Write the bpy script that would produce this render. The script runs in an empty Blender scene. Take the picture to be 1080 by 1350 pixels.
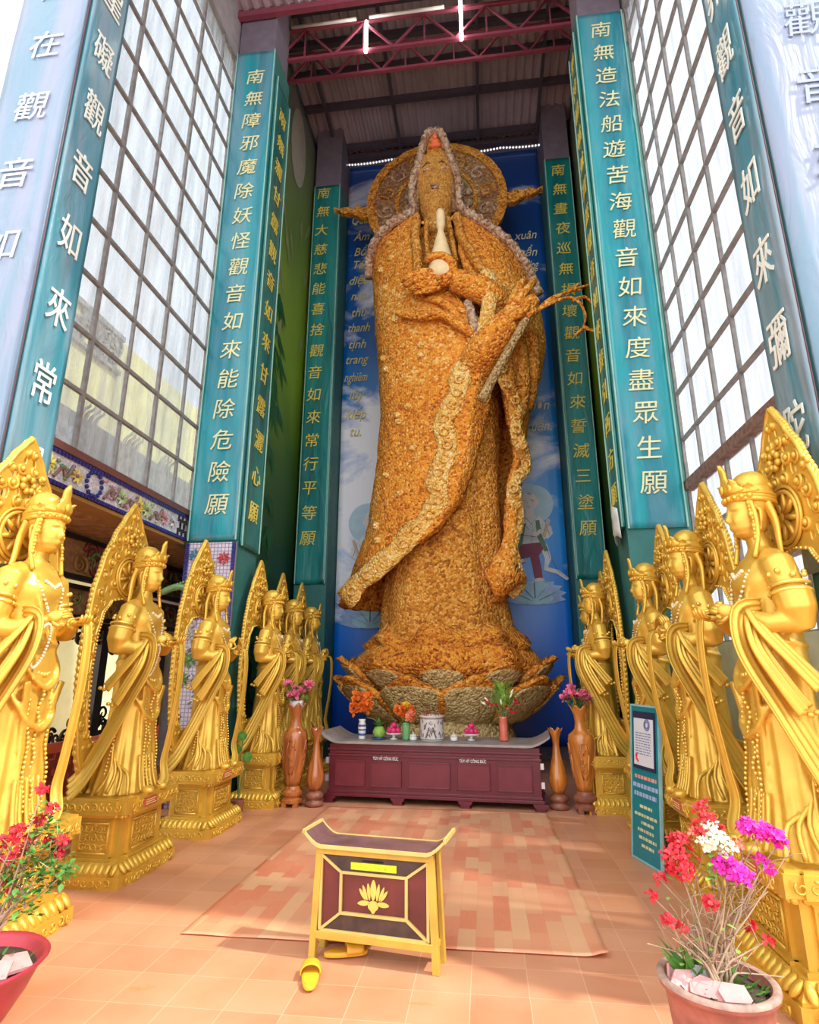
import bpy, bmesh, math, random
from math import sin, cos, pi, radians, sqrt, atan2, exp
from mathutils import Vector, Matrix, noise

random.seed(7)
SC = bpy.context.scene
COL = SC.collection

# ------------------------------------------------------------------ camera
cam = bpy.data.cameras.new('camera')
cam.sensor_fit = 'VERTICAL'
cam.sensor_height = 36.0
cam.lens = 36.0 * 767.0 / 1350.0
cam.clip_end = 400
camo = bpy.data.objects.new('camera', cam)
camo.location = (0, 0, 1.6)
camo.rotation_euler = (radians(90 + 15.312), 0, radians(7.169))
COL.objects.link(camo)
SC.camera = camo

# ------------------------------------------------------------------ sky, sun, exposure
SC.view_settings.view_transform = 'Standard'
SC.view_settings.look = 'None'
SC.view_settings.gamma = 1.0
SC.view_settings.use_curve_mapping = False
SC.view_settings.exposure = 0.9

w = bpy.data.worlds.new('overcast_sky')
SC.world = w
w.use_nodes = True
wn = w.node_tree
wn.nodes.clear()
wo = wn.nodes.new('ShaderNodeOutputWorld')
wb = wn.nodes.new('ShaderNodeBackground')
wt = wn.nodes.new('ShaderNodeTexCoord')
ws = wn.nodes.new('ShaderNodeSeparateXYZ')
wr = wn.nodes.new('ShaderNodeValToRGB')
wr.color_ramp.elements[0].position = 0.0
wr.color_ramp.elements[0].color = (0.80, 0.82, 0.84, 1)
wr.color_ramp.elements[1].position = 0.7
wr.color_ramp.elements[1].color = (0.93, 0.97, 1.0, 1)
wn.links.new(wt.outputs['Generated'], ws.inputs[0])
wn.links.new(ws.outputs['Z'], wr.inputs[0])
wn.links.new(wr.outputs[0], wb.inputs['Color'])
# sky strength raised on the hall's open side, added as fill for the interior
wm = wn.nodes.new('ShaderNodeMapRange')
wm.inputs['From Min'].default_value = 0.15
wm.inputs['From Max'].default_value = -0.95
wm.inputs['To Min'].default_value = 1.0
wm.inputs['To Max'].default_value = 1.75
wm.interpolation_type = 'SMOOTHSTEP'
wn.links.new(ws.outputs['Y'], wm.inputs['Value'])
wn.links.new(wm.outputs[0], wb.inputs['Strength'])
wn.links.new(wb.outputs[0], wo.inputs['Surface'])

sun = bpy.data.lights.new('sun', 'SUN')
sun.energy = 2.2
sun.angle = radians(1.5)
sun.color = (1.0, 0.93, 0.80)
suno = bpy.data.objects.new('sun', sun)
SUN_FROM = Vector((0.62, -0.12, 0.78))
suno.rotation_euler = SUN_FROM.to_track_quat('Z', 'Y').to_euler()
COL.objects.link(suno)

# ------------------------------------------------------------------ helpers
class MB:
    def __init__(s):
        s.v = []; s.f = []
    def add(s, vs, fs):
        o = len(s.v)
        s.v += [tuple(p) for p in vs]
        s.f += [tuple(i + o for i in q) for q in fs]
    def box(s, x0, y0, z0, x1, y1, z1, top=None):
        """axis box; top=(dx,dy) shrinks the upper face"""
        dx, dy = top or (0, 0)
        s.add([(x0, y0, z0), (x1, y0, z0), (x1, y1, z0), (x0, y1, z0),
               (x0 + dx, y0 + dy, z1), (x1 - dx, y0 + dy, z1), (x1 - dx, y1 - dy, z1), (x0 + dx, y1 - dy, z1)],
              [(0, 3, 2, 1), (4, 5, 6, 7), (0, 1, 5, 4), (1, 2, 6, 5), (2, 3, 7, 6), (3, 0, 4, 7)])
    def bar(s, a, b, r1, r2=None):
        """square bar between points"""
        a = Vector(a); b = Vector(b); d = (b - a).normalized()
        u = d.cross(Vector((0, 0, 1)))
        if u.length < 1e-3: u = Vector((1, 0, 0))
        u.normalize(); w_ = d.cross(u); r2 = r2 or r1
        P = []
        for c in (a, b):
            for su, sw in ((-1, -1), (1, -1), (1, 1), (-1, 1)):
                P.append(c + u * su * r1 + w_ * sw * r2)
        s.add(P, [(0, 1, 2, 3), (7, 6, 5, 4), (0, 4, 5, 1), (1, 5, 6, 2), (2, 6, 7, 3), (3, 7, 4, 0)])
    def loft(s, rings, cap=True, closed=True):
        n = len(rings[0]); o = len(s.v)
        for r in rings: s.v += [tuple(p) for p in r]
        for k in range(len(rings) - 1):
            for i in range(n if closed else n - 1):
                j = (i + 1) % n
                s.f.append((o + k * n + i, o + k * n + j, o + (k + 1) * n + j, o + (k + 1) * n + i))
        if cap and closed:
            s.f.append(tuple(o + i for i in range(n))[::-1])
            s.f.append(tuple(o + (len(rings) - 1) * n + i for i in range(n)))
    def lathe(s, prof, c=(0, 0, 0), n=28, mod=None, cap=True):
        rings = []
        for (r, z) in prof:
            R = []
            for i in range(n):
                a = 2 * pi * i / n
                rr, zz = (r, z) if mod is None else mod(r, z, a)
                R.append((c[0] + rr * cos(a), c[1] + rr * sin(a), c[2] + zz))
            rings.append(R)
        s.loft(rings, cap=cap)
    def tube(s, pts, rad, n=8, flat=1.0, up=None):
        """tube along pts; rad number or list"""
        P = [Vector(p) for p in pts]
        R = rad if isinstance(rad, (list, tuple)) else [rad] * len(P)
        rings = []; u = None
        for i, p in enumerate(P):
            d = (P[min(i + 1, len(P) - 1)] - P[max(i - 1, 0)])
            if d.length < 1e-9: d = Vector((0, 0, 1))
            d.normalize()
            if u is None:
                u = Vector(up) if up else (Vector((0, 0, 1)) if abs(d.z) < .9 else Vector((1, 0, 0)))
            u = (u - d * u.dot(d))
            if u.length < 1e-6: u = d.orthogonal()
            u.normalize(); w_ = d.cross(u)
            rings.append([p + (u * cos(2 * pi * k / n) * flat + w_ * sin(2 * pi * k / n)) * R[i] for k in range(n)])
        s.loft(rings)
    def ball(s, c, r, n=10, m=7, rot=None):
        if not isinstance(r, (tuple, list)): r = (r, r, r)
        rings = []
        c = Vector(c)
        for k in range(1, m):
            t = pi * k / m
            R = []
            for i in range(n):
                a = 2 * pi * i / n
                p = Vector((r[0] * sin(t) * cos(a), r[1] * sin(t) * sin(a), -r[2] * cos(t)))
                if rot: p = rot @ p
                R.append(c + p)
            rings.append(R)
        o = len(s.v)
        s.loft(rings, cap=False)
        lo = Vector((0, 0, -r[2])); hi = Vector((0, 0, r[2]))
        if rot: lo = rot @ lo; hi = rot @ hi
        a = len(s.v); s.v += [tuple(c + lo), tuple(c + hi)]
        for i in range(n):
            j = (i + 1) % n
            s.f.append((a, o + j, o + i))
            s.f.append((a + 1, o + (m - 2) * n + i, o + (m - 2) * n + j))
    def prism(s, poly, fn, d0, d1):
        """extrude 2D polygon; fn(x,y,d)->3D"""
        n = len(poly)
        P = [fn(x, y, d0) for x, y in poly] + [fn(x, y, d1) for x, y in poly]
        s.add(P, [tuple(range(n))[::-1], tuple(range(n, 2 * n))] + [(i, (i + 1) % n, n + (i + 1) % n, n + i) for i in range(n)])
    def grid(s, fn, nu, nv):
        o = len(s.v)
        for j in range(nv + 1):
            for i in range(nu + 1):
                s.v.append(tuple(fn(i / nu, j / nv)))
        for j in range(nv):
            for i in range(nu):
                a = o + j * (nu + 1) + i
                s.f.append((a, a + 1, a + nu + 2, a + nu + 1))
    def slab(s, fn, nu, nv):
        """fn(u,v,side) -> closed thick sheet, side 0/1"""
        o = len(s.v); N = (nu + 1) * (nv + 1)
        for sd in (0, 1):
            for j in range(nv + 1):
                for i in range(nu + 1):
                    s.v.append(tuple(fn(i / nu, j / nv, sd)))
        for j in range(nv):
            for i in range(nu):
                a = o + j * (nu + 1) + i
                s.f.append((a, a + 1, a + nu + 2, a + nu + 1))
                b = a + N
                s.f.append((b, b + nu + 1, b + nu + 2, b + 1))
        for i in range(nu):
            a = o + i; b = o + nv * (nu + 1) + i
            s.f.append((a + 1, a, a + N, a + 1 + N)); s.f.append((b, b + 1, b + 1 + N, b + N))
        for j in range(nv):
            a = o + j * (nu + 1); b = a + nu
            s.f.append((a, a + nu + 1, a + nu + 1 + N, a + N)); s.f.append((b + nu + 1, b, b + N, b + nu + 1 + N))
    def xf(s, M):
        s.v = [tuple(M @ Vector(p)) for p in s.v]
        return s
    def join(s, o, M=None):
        s.add([(M @ Vector(p)) if M else p for p in o.v], o.f)
    def mesh(s, name, m, smooth=False, fix=False):
        me = bpy.data.meshes.new(name)
        me.from_pydata(s.v, [], s.f)
        me.update()
        if fix:
            bm = bmesh.new(); bm.from_mesh(me)
            bmesh.ops.recalc_face_normals(bm, faces=bm.faces)
            bm.to_mesh(me); bm.free()
        if smooth: me.shade_smooth()
        if m: me.materials.append(m)
        return me
    def build(s, name, m, parent=None, smooth=False, bevel=0, fix=True, loc=None):
        o = bpy.data.objects.new(name, s.mesh(name, m, smooth, fix))
        COL.objects.link(o)
        if parent: o.parent = parent
        if loc: o.location = loc
        if bevel:
            b = o.modifiers.new('bevel', 'BEVEL'); b.width = bevel; b.segments = 2; b.limit_method = 'ANGLE'
            b.angle_limit = radians(40)
        return o

def tag(o, label=None, cat=None, group=None, kind=None):
    if label: o['label'] = label
    if cat: o['category'] = cat
    if group: o['group'] = group
    if kind: o['kind'] = kind
    return o
def empty(name, loc, label=None, cat=None, group=None, rz=0, kind=None):
    o = bpy.data.objects.new(name, None)
    o.empty_display_size = .1
    o.location = loc; o.rotation_euler = (0, 0, rz)
    COL.objects.link(o)
    return tag(o, label, cat, group, kind)
def struct(o):
    o['kind'] = 'structure'; return o
def lerp(a, b, t): return a + (b - a) * t
def interp(tab, z):
    """piecewise smooth table [(z, v...)]"""
    if z <= tab[0][0]: return tab[0][1:]
    for k in range(len(tab) - 1):
        if z <= tab[k + 1][0]:
            t = (z - tab[k][0]) / (tab[k + 1][0] - tab[k][0])
            t = t * t * (3 - 2 * t) * .5 + t * .5
            return tuple(lerp(a, b, t) for a, b in zip(tab[k][1:], tab[k + 1][1:]))
    return tab[-1][1:]
def spline(pts, n):
    """catmull-rom through pts, n samples per span"""
    P = [Vector(p) for p in pts]; out = []
    for i in range(len(P) - 1):
        p0 = P[max(i - 1, 0)]; p1 = P[i]; p2 = P[i + 1]; p3 = P[min(i + 2, len(P) - 1)]
        for k in range(n):
            t = k / n
            out.append(0.5 * ((2 * p1) + (p2 - p0) * t + (2 * p0 - 5 * p1 + 4 * p2 - p3) * t * t + (3 * p1 - p0 - 3 * p2 + p3) * t ** 3))
    out.append(P[-1])
    return out

# ------------------------------------------------------------------ materials
class NT:
    def __init__(s, name):
        s.m = bpy.data.materials.new(name); s.m.use_nodes = True
        s.t = s.m.node_tree; s.t.nodes.clear()
        s.out = s.n('ShaderNodeOutputMaterial'); s.b = s.n('ShaderNodeBsdfPrincipled')
        s.l(s.b.outputs[0], s.out.inputs[0])
        s.tc = s.n('ShaderNodeTexCoord').outputs['Object']
    def n(s, k, **kw):
        o = s.t.nodes.new(k)
        for a, b in kw.items(): setattr(o, a, b)
        return o
    def l(s, a, b): s.t.links.new(a, b)
    def map(s, scale=(1, 1, 1), rot=(0, 0, 0), loc=(0, 0, 0)):
        m = s.n('ShaderNodeMapping')
        m.inputs['Scale'].default_value = scale; m.inputs['Rotation'].default_value = rot; m.inputs['Location'].default_value = loc
        s.l(s.tc, m.inputs[0]); return m.outputs[0]
    def noise(s, scale, detail=3, vec=None, rough=.5, dist=0):
        o = s.n('ShaderNodeTexNoise'); o.inputs['Scale'].default_value = scale; o.inputs['Detail'].default_value = detail
        o.inputs['Roughness'].default_value = rough; o.inputs['Distortion'].default_value = dist
        s.l(vec or s.tc, o.inputs['Vector']); return o.outputs['Fac']
    def voro(s, scale, out='Distance', vec=None, feature='F1', rnd=1.0):
        o = s.n('ShaderNodeTexVoronoi'); o.feature = feature
        o.inputs['Scale'].default_value = scale; o.inputs['Randomness'].default_value = rnd
        s.l(vec or s.tc, o.inputs['Vector']); return o.outputs[out]
    def ramp(s, fac, stops, interp='LINEAR'):
        o = s.n('ShaderNodeValToRGB'); cr = o.color_ramp; cr.interpolation = interp
        while len(cr.elements) < len(stops): cr.elements.new(.5)
        for e, (p, c) in zip(cr.elements, stops):
            e.position = p; e.color = (*c, 1) if len(c) == 3 else c
        s.l(fac, o.inputs[0]); return o.outputs[0]
    def mix(s, fac, a, b, mode='MIX'):
        o = s.n('ShaderNodeMix'); o.data_type = 'RGBA'; o.blend_type = mode
        for i, x in ((0, fac), (6, a), (7, b)):
            if hasattr(x, 'links') or hasattr(x, 'is_linked'): s.l(x, o.inputs[i])
            elif isinstance(x, (int, float)): o.inputs[i].default_value = x
            else: o.inputs[i].default_value = (*x, 1)
        return o.outputs[2]
    def math(s, op, a, b=0.0, c=None):
        o = s.n('ShaderNodeMath'); o.operation = op
        for i, x in ((0, a), (1, b), (2, c)):
            if x is None: continue
            if isinstance(x, (int, float)): o.inputs[i].default_value = x
            else: s.l(x, o.inputs[i])
        return o.outputs[0]
    def xyz(s):
        o = s.n('ShaderNodeSeparateXYZ'); s.l(s.tc, o.inputs[0]); return o.outputs
    def color(s, c):
        if isinstance(c, tuple): s.b.inputs['Base Color'].default_value = (*c, 1)
        else: s.l(c, s.b.inputs['Base Color'])
    def bump(s, h, strength=.5, dist=.02):
        o = s.n('ShaderNodeBump'); o.inputs['Strength'].default_value = strength; o.inputs['Distance'].default_value = dist
        s.l(h, o.inputs['Height']); s.l(o.outputs[0], s.b.inputs['Normal'])
    def set(s, rough=.5, metal=0., **kw):
        s.b.inputs['Roughness'].default_value = rough; s.b.inputs['Metallic'].default_value = metal
        for k, v in kw.items(): s.b.inputs[k].default_value = v
        return s.m

def plain(name, c, rough=.5, metal=0., var=.12, scale=6., bump=0., bscale=40., **kw):
    t = NT(name)
    lo = tuple(x * (1 - var) for x in c); hi = tuple(min(1, x * (1 + var)) for x in c)
    t.color(t.ramp(t.noise(scale, 4), [(.3, lo), (.7, hi)]))
    if bump: t.bump(t.noise(bscale, 3), .6, bump)
    return t.set(rough, metal, **kw)

def m_gold(name, c=(.80, .50, .075), scale=38., st=.25):
    t = NT(name)
    v = t.noise(7, 4)
    t.color(t.ramp(v, [(.3, tuple(x * .85 for x in c)), (.7, c)]))
    h = t.math('ADD', t.noise(3.0, 2), t.math('MULTIPLY', t.noise(scale, 2), .25))
    t.bump(h, st, .012)
    return t.set(.36, .42)
GOLD = m_gold('gold_paint')
GOLD_D = m_gold('gold_paint_carved', (.80, .50, .07), 60., .4)
GOLD_BEAD = plain('gold_beads', (.95, .68, .16), .28, .6)
PEARL = plain('pearl_beads', (.78, .66, .42), .35)
PLAQUE = plain('red_plaque', (.50, .10, .06), .5)
PLAQUE_TXT = plain('plaque_lettering', (.85, .60, .20), .5)

def m_flower(name, stops, cell=24., bumpd=.035, big=.7):
    t = NT(name)
    wv = t.n('ShaderNodeVectorMath'); wv.operation = 'ADD'
    nz = t.n('ShaderNodeTexNoise'); nz.inputs['Scale'].default_value = 9.
    t.l(t.tc, nz.inputs['Vector'])
    sc = t.n('ShaderNodeVectorMath'); sc.operation = 'SCALE'; sc.inputs['Scale'].default_value = .05
    t.l(nz.outputs['Color'], sc.inputs[0]); t.l(t.tc, wv.inputs[0]); t.l(sc.outputs[0], wv.inputs[1])
    o = t.n('ShaderNodeTexVoronoi'); o.inputs['Scale'].default_value = cell
    t.l(wv.outputs[0], o.inputs['Vector'])
    s_ = t.n('ShaderNodeSeparateColor'); t.l(o.outputs['Color'], s_.inputs[0])
    patch = t.noise(big, 3)
    fac = t.math('ADD', t.math('MULTIPLY', s_.outputs[0], .75), t.math('MULTIPLY_ADD', patch, .8, -.27))
    t.color(t.ramp(fac, stops))
    t.bump(t.math('SUBTRACT', 1.0, o.outputs['Distance']), 1.0, bumpd)
    return t.set(.75)
FLOWER = m_flower('dried_orange_flowers', [(.0, (.20, .040, .006)), (.18, (.48, .12, .008)), (.45, (.78, .26, .016)), (.78, (.86, .37, .035)), (1., (.94, .66, .24))])
FLOWER_IN = m_flower('dried_amber_flowers', [(.0, (.18, .05, .006)), (.22, (.46, .15, .010)), (.55, (.70, .28, .022)), (1., (.86, .50, .12))])
TRIM = m_flower('pale_everlasting_trim', [(.0, (.52, .17, .02)), (.35, (.84, .42, .06)), (.7, (.92, .62, .18)), (1., (.96, .80, .46))], 26.)
HOODTRIM = m_flower('pale_brown_hood_trim', [(.0, (.22, .09, .05)), (.4, (.45, .28, .17)), (1., (.72, .58, .42))], 20.)
FACE = m_flower('amber_face_flowers', [(.0, (.36, .14, .02)), (.5, (.62, .29, .045)), (1., (.76, .43, .10))], 30., .02)
HALO = m_flower('brown_halo_flowers', [(.0, (.14, .06, .03)), (.5, (.34, .16, .06)), (.8, (.45, .25, .10)), (1., (.62, .46, .26))], 22.)
SEED = m_flower('tan_seed_heads', [(.0, (.20, .11, .03)), (.4, (.58, .39, .14)), (1., (.80, .62, .30))], 26., .03)
CREAM = plain('cream_plaster_vase', (.85, .66, .36), .6, bump=.01)
BLACKISH = plain('dark_gap', (.02, .02, .02), .8)

def m_tiles():
    t = NT('terracotta_floor_tiles')
    b = t.n('ShaderNodeTexBrick'); b.offset = 0.; b.squash = 1.
    b.inputs['Scale'].default_value = 1.; b.inputs['Brick Width'].default_value = .3; b.inputs['Row Height'].default_value = .3
    b.inputs['Mortar Size'].default_value = .003; b.inputs['Mortar Smooth'].default_value = .5; b.inputs['Bias'].default_value = 0
    b.inputs['Color1'].default_value = (.54, .205, .105, 1); b.inputs['Color2'].default_value = (.64, .28, .15, 1); b.inputs['Mortar'].default_value = (.68, .40, .27, 1)
    t.l(t.map(loc=(.13, .05, 0)), b.inputs['Vector'])
    n1 = t.noise(1.3, 5, rough=.6)
    c = t.mix(t.ramp(n1, [(.35, (0, 0, 0)), (.75, (.55, .55, .55))]), b.outputs['Color'], (.70, .42, .26))
    st = t.ramp(t.noise(2.1, 4, vec=t.map((1, 1.7, 1), loc=(3, 1, 0)), rough=.6), [(.66, (0, 0, 0)), (.72, (.6, .6, .6))])
    c = t.mix(st, c, (.66, .20, .03))
    t.color(c)
    t.l(t.ramp(n1, [(.3, (.30, .30, .30)), (.7, (.5, .5, .5))]), t.b.inputs['Roughness'])
    t.bump(b.outputs['Fac'], -.25, .004)
    t.b.inputs['Specular IOR Level'].default_value = .4
    return t.m
TILES = m_tiles()

def m_mat():
    t = NT('parquet_print_vinyl')
    b = t.n('ShaderNodeTexBrick'); b.offset = .37; b.offset_frequency = 2
    b.inputs['Scale'].default_value = 1.; b.inputs['Brick Width'].default_value = .30; b.inputs['Row Height'].default_value = .112
    b.inputs['Mortar Size'].default_value = .001; b.inputs['Bias'].default_value = -.1
    b.inputs['Color1'].default_value = (.78, .44, .24, 1); b.inputs['Color2'].default_value = (.72, .20, .11, 1); b.inputs['Mortar'].default_value = (.62, .27, .16, 1)
    t.l(t.map(rot=(0, 0, radians(90))), b.inputs['Vector'])
    g = t.noise(14, 4, vec=t.map((6, 1, 1)))
    t.color(t.mix(t.ramp(g, [(.35, (0, 0, 0)), (.75, (.35, .35, .35))]), b.outputs['Color'], (.76, .36, .20)))
    return t.set(.42)
MATM = m_mat()

def m_film(name, c0, c1, film, amt=.5, rough=.16, coat=.6):
    """printed cloth under a clear plastic film, its sky sheen painted into the colours"""
    t = NT(name)
    st = t.noise(1.5, 3, vec=t.map((2.3, 2.3, .22)), dist=.6)
    base = t.mix(t.ramp(st, [(.38, (0, 0, 0)), (.6, (1, 1, 1))]), c0, c1)
    fl = t.noise(.8, 4, vec=t.map((3.0, 3.0, .35), loc=(5, 2, 1)), rough=.62, dist=.8)
    t.color(t.mix(t.ramp(fl, [(.45, (0, 0, 0)), (.62, (amt, amt, amt))]), base, film))  # pale tones here are sky sheen painted into the base colour
    t.bump(t.noise(2.2, 4, vec=t.map((1.6, 1.6, .45)), dist=1.2), .6, .05)
    t.set(.4)
    t.b.inputs['Coat Weight'].default_value = coat; t.b.inputs['Coat Roughness'].default_value = rough
    return t.m
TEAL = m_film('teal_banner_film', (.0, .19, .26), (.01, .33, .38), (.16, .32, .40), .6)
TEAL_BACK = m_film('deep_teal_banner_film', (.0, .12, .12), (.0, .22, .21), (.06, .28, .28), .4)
TEAL_OUT = m_film('pale_teal_sheen_film', (.03, .22, .30), (.12, .29, .37), (.26, .33, .40), .85)
LILAC_SHEEN = m_film('lilac_sky_sheen_film', (.19, .25, .37), (.24, .28, .39), (.12, .26, .35), .75, .3, .2)  # lilac base is painted sky reflection; the third colour is the teal cloth
CHAR_W = plain('white_print', (.80, .84, .76), .5, var=.04)
CHAR_P = plain('pale_print', (.78, .82, .90), .5, var=.04)
CHAR_Y = plain('gold_print', (.72, .60, .10), .5, var=.06)
CHAR_K = plain('cream_gold_print', (.75, .74, .42), .5, var=.06)
HEMLINE = plain('banner_piping', (.30, .55, .45), .5)
PIPE_RED = plain('dark_red_cord', (.07, .02, .03), .5)
GREENPLASTER = plain('teal_green_plaster', (.03, .16, .145), .6, bump=.004)
BACKGREY = plain('back_wall_grey', (.17, .14, .18), .8)
UPPERGREY = plain('grey_render', (.36, .33, .34), .8, bump=.006)
PALEWALL = plain('pale_green_wall', (.52, .56, .42), .7)
STEEL = plain('grey_steel_bars', (.27, .25, .24), .5, .2, var=.25, scale=12)
RUST = plain('rusted_steel_beam', (.22, .13, .10), .7, var=.4, scale=18)
REDSTEEL = plain('red_oxide_truss', (.23, .045, .075), .55)
DARKSTEEL = plain('dark_purlin', (.075, .06, .085), .55)
def m_roof():
    t = NT('ribbed_metal_roof')
    t.color(t.ramp(t.noise(1.2, 4), [(.3, (.42, .34, .39)), (.7, (.54, .45, .49))]))
    return t.set(.45, .25)
ROOF = m_roof()
def m_glass():
    t = NT('dusty_glass')
    tr = t.n('ShaderNodeBsdfTransparent'); tl = t.n('ShaderNodeBsdfTranslucent'); df = t.n('ShaderNodeBsdfDiffuse')
    gl = t.n('ShaderNodeBsdfGlossy'); gl.inputs['Roughness'].default_value = .08
    tr.inputs[0].default_value = (.82, .85, .88, 1); df.inputs[0].default_value = (.52, .55, .60, 1)
    t.l(t.ramp(t.noise(1.6, 4, vec=t.map((5, 5, .35), loc=(3, 3, 1)), rough=.7), [(.34, (.44, .47, .53)), (.60, (.84, .88, .94))]), tl.inputs[0])
    st = t.noise(2.2, 5, vec=t.map((3.5, 3.5, .45)), rough=.65)
    dirt = t.ramp(st, [(.35, (.15, .15, .15)), (.7, (.50, .50, .50))])
    m1 = t.n('ShaderNodeMixShader'); m1.inputs[0].default_value = .3
    t.l(tl.outputs[0], m1.inputs[1]); t.l(df.outputs[0], m1.inputs[2])
    m2 = t.n('ShaderNodeMixShader'); t.l(dirt, m2.inputs[0]); t.l(tr.outputs[0], m2.inputs[1]); t.l(m1.outputs[0], m2.inputs[2])
    m3 = t.n('ShaderNodeMixShader'); m3.inputs[0].default_value = .05
    t.l(m2.outputs[0], m3.inputs[1]); t.l(gl.outputs[0], m3.inputs[2]); t.l(m3.outputs[0], t.out.inputs[0])
    return t.m
GLASS = m_glass()
def m_sky_print():
    t = NT('printed_sky_cloth')
    z = t.xyz()['Z']
    n1 = t.noise(.55, 6, vec=t.map((1, 1, 1.5), loc=(2.2, 0, 3.1)), rough=.58, dist=.5)
    zz = t.math('DIVIDE', z, 14.6)
    blue = t.ramp(zz, [(.0, (.0, .03, .40)), (.16, (.0, .15, .68)), (.30, (.02, .30, .80)), (.45, (.01, .20, .56)), (.62, (.0, .09, .34)), (.85, (.005, .05, .23)), (1., (.01, .05, .24))])
    # cloud cover: heaviest around the middle of the cloth
    cov = t.ramp(zz, [(.0, (0, 0, 0)), (.18, (.05, .05, .05)), (.32, (.30, .30, .30)), (.50, (.33, .33, .33)), (.60, (.12, .12, .12)), (.70, (.22, .22, .22)), (.85, (.14, .14, .14)), (1., (0, 0, 0))])
    x = t.xyz()['X']
    lf = t.ramp(t.math('MULTIPLY_ADD', x, .22, .55), [(.2, (1, 1, 1)), (.9, (.45, .45, .45))])
    cv = t.math('MULTIPLY', cov, lf)
    f = t.math('ADD', n1, cv)
    cl = t.ramp(f, [(.66, (0, 0, 0)), (.80, (1, 1, 1))])
    white = t.ramp(zz, [(.3, (.86, .88, .95)), (.6, (.74, .75, .82)), (1., (.48, .48, .56))])
    t.color(t.mix(cl, blue, white))
    t.set(.35); t.b.inputs['Coat Weight'].default_value = .25; t.b.inputs['Coat Roughness'].default_value = .25
    t.bump(t.noise(1.2, 3, vec=t.map((3, 3, .4))), .3, .03)
    return t.m
SKYPRINT = m_sky_print()
def m_mural():
    t = NT('printed_bamboo_cloth')
    z = t.xyz()['Z']
    n1 = t.noise(.35, 4, vec=t.map((1, 1.2, .55)), dist=.6)
    zz = t.math('ADD', t.math('DIVIDE', z, 14.6), t.math('MULTIPLY_ADD', n1, .30, -.15))
    t.color(t.ramp(zz, [(.0, (.005, .03, .02)), (.24, (.012, .07, .03)), (.38, (.06, .16, .02)), (.52, (.22, .40, .02)), (.62, (.25, .42, .04)), (.74, (.17, .28, .06)), (.9, (.20, .24, .14)), (1., (.25, .24, .22))]))
    return t.set(.5)
MURAL = m_mural()
BAMBOO = plain('printed_bamboo_green', (.01, .12, .03), .5, var=.35, scale=2.)
MOON = plain('printed_moon', (.48, .46, .36), .5, var=.08)
HAZE_LEAF = plain('printed_pale_leaf', (.30, .36, .16), .5, var=.15)

# ------------------------------------------------------------------ floor, walls, roof
XL, XR, YF = -4.0, 2.6, 7.3          # window planes and the front face of the tall pillars
b = MB(); b.box(-14, -9, -.2, 13, 16, 0)
struct(b.build('floor', TILES))
b = MB(); b.box(-5.2, 12.0, -.05, 4.2, 12.3, 15.2)
struct(b.build('wall_back', BACKGREY))
b = MB(); b.box(XL - .28, 8.02, -.05, XL + .12, 12.0, 15.0)
struct(b.build('wall_left', GREENPLASTER))
b = MB(); b.box(2.5, 7.85, -.05, 2.78, 12.0, 15.0)
struct(b.build('wall_right', GREENPLASTER))
b = MB(); b.box(XL - .22, 3.9, 11.95, XL + .02, 8.0, 15.0)
struct(b.build('wall_upper_left', UPPERGREY))
b = MB(); b.box(XR - .02, 3.9, 11.95, XR + .22, 7.85, 15.0)
struct(b.build('wall_upper_right', UPPERGREY))
b = MB(); b.box(XR - .06, 3.95, -.05, XR + .14, 7.4, 1.9)
struct(b.build('wall_lower_right', PALEWALL))

def ribbed(x0, x1, y0, y1, z, slope=0., per=.19, amp=.022):
    b = MB(); n = int((x1 - x0) / per) * 6; m = 2
    def fn(u, v, sd):
        x = lerp(x0, x1, u); y = lerp(y0, y1, v)
        k = (x / per) % 1.0
        prof = amp * max(-1, min(1, 2.2 * sin(2 * pi * k)))
        return (x, y, z + slope * (y - y0) + prof + .01 * sd)
    b.slab(fn, n, m)
    return b
struct(ribbed(-5.0, 3.6, 7.25, 12.35, 14.75).build('ceiling', ROOF))
struct(ribbed(-4.4, 3.0, 2.6, 7.3, 12.98, .0).build('ceiling_front', ROOF))
b = MB(); b.box(-4.4, 7.22, 12.98, 3.0, 7.3, 14.75)
struct(b.build('wall_gable', BACKGREY))
for y in (11.72, 10.57, 9.76, 9.12, 8.45):
    b = MB(); b.box(-4.4, y - .05, 14.56, 3.1, y + .05, 14.72)
    tag(b.build('trim_purlin', DARKSTEEL), kind='structure')
for x in (-3.35, -1.72, .26, 1.7):
    b = MB(); b.box(x - .035, 7.3, 14.50, x + .035, 12.0, 14.58)
    tag(b.build('trim_tie_rod', DARKSTEEL), kind='structure')
b = MB(); b.box(-3.7, 11.84, 14.42, 2.4, 11.96, 14.54)
struct(b.build('trim_back_beam', DARKSTEEL))

TUBE = plain('white_tube_added_glow', (.75, .75, .70), .4, var=.02)
for n_ in TUBE.node_tree.nodes:
    if n_.type == 'BSDF_PRINCIPLED':
        n_.inputs['Emission Color'].default_value = (1, .93, .86, 1); n_.inputs['Emission Strength'].default_value = 16.  # glow added to brighten the roof; the tubes themselves hang unlit
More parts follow.
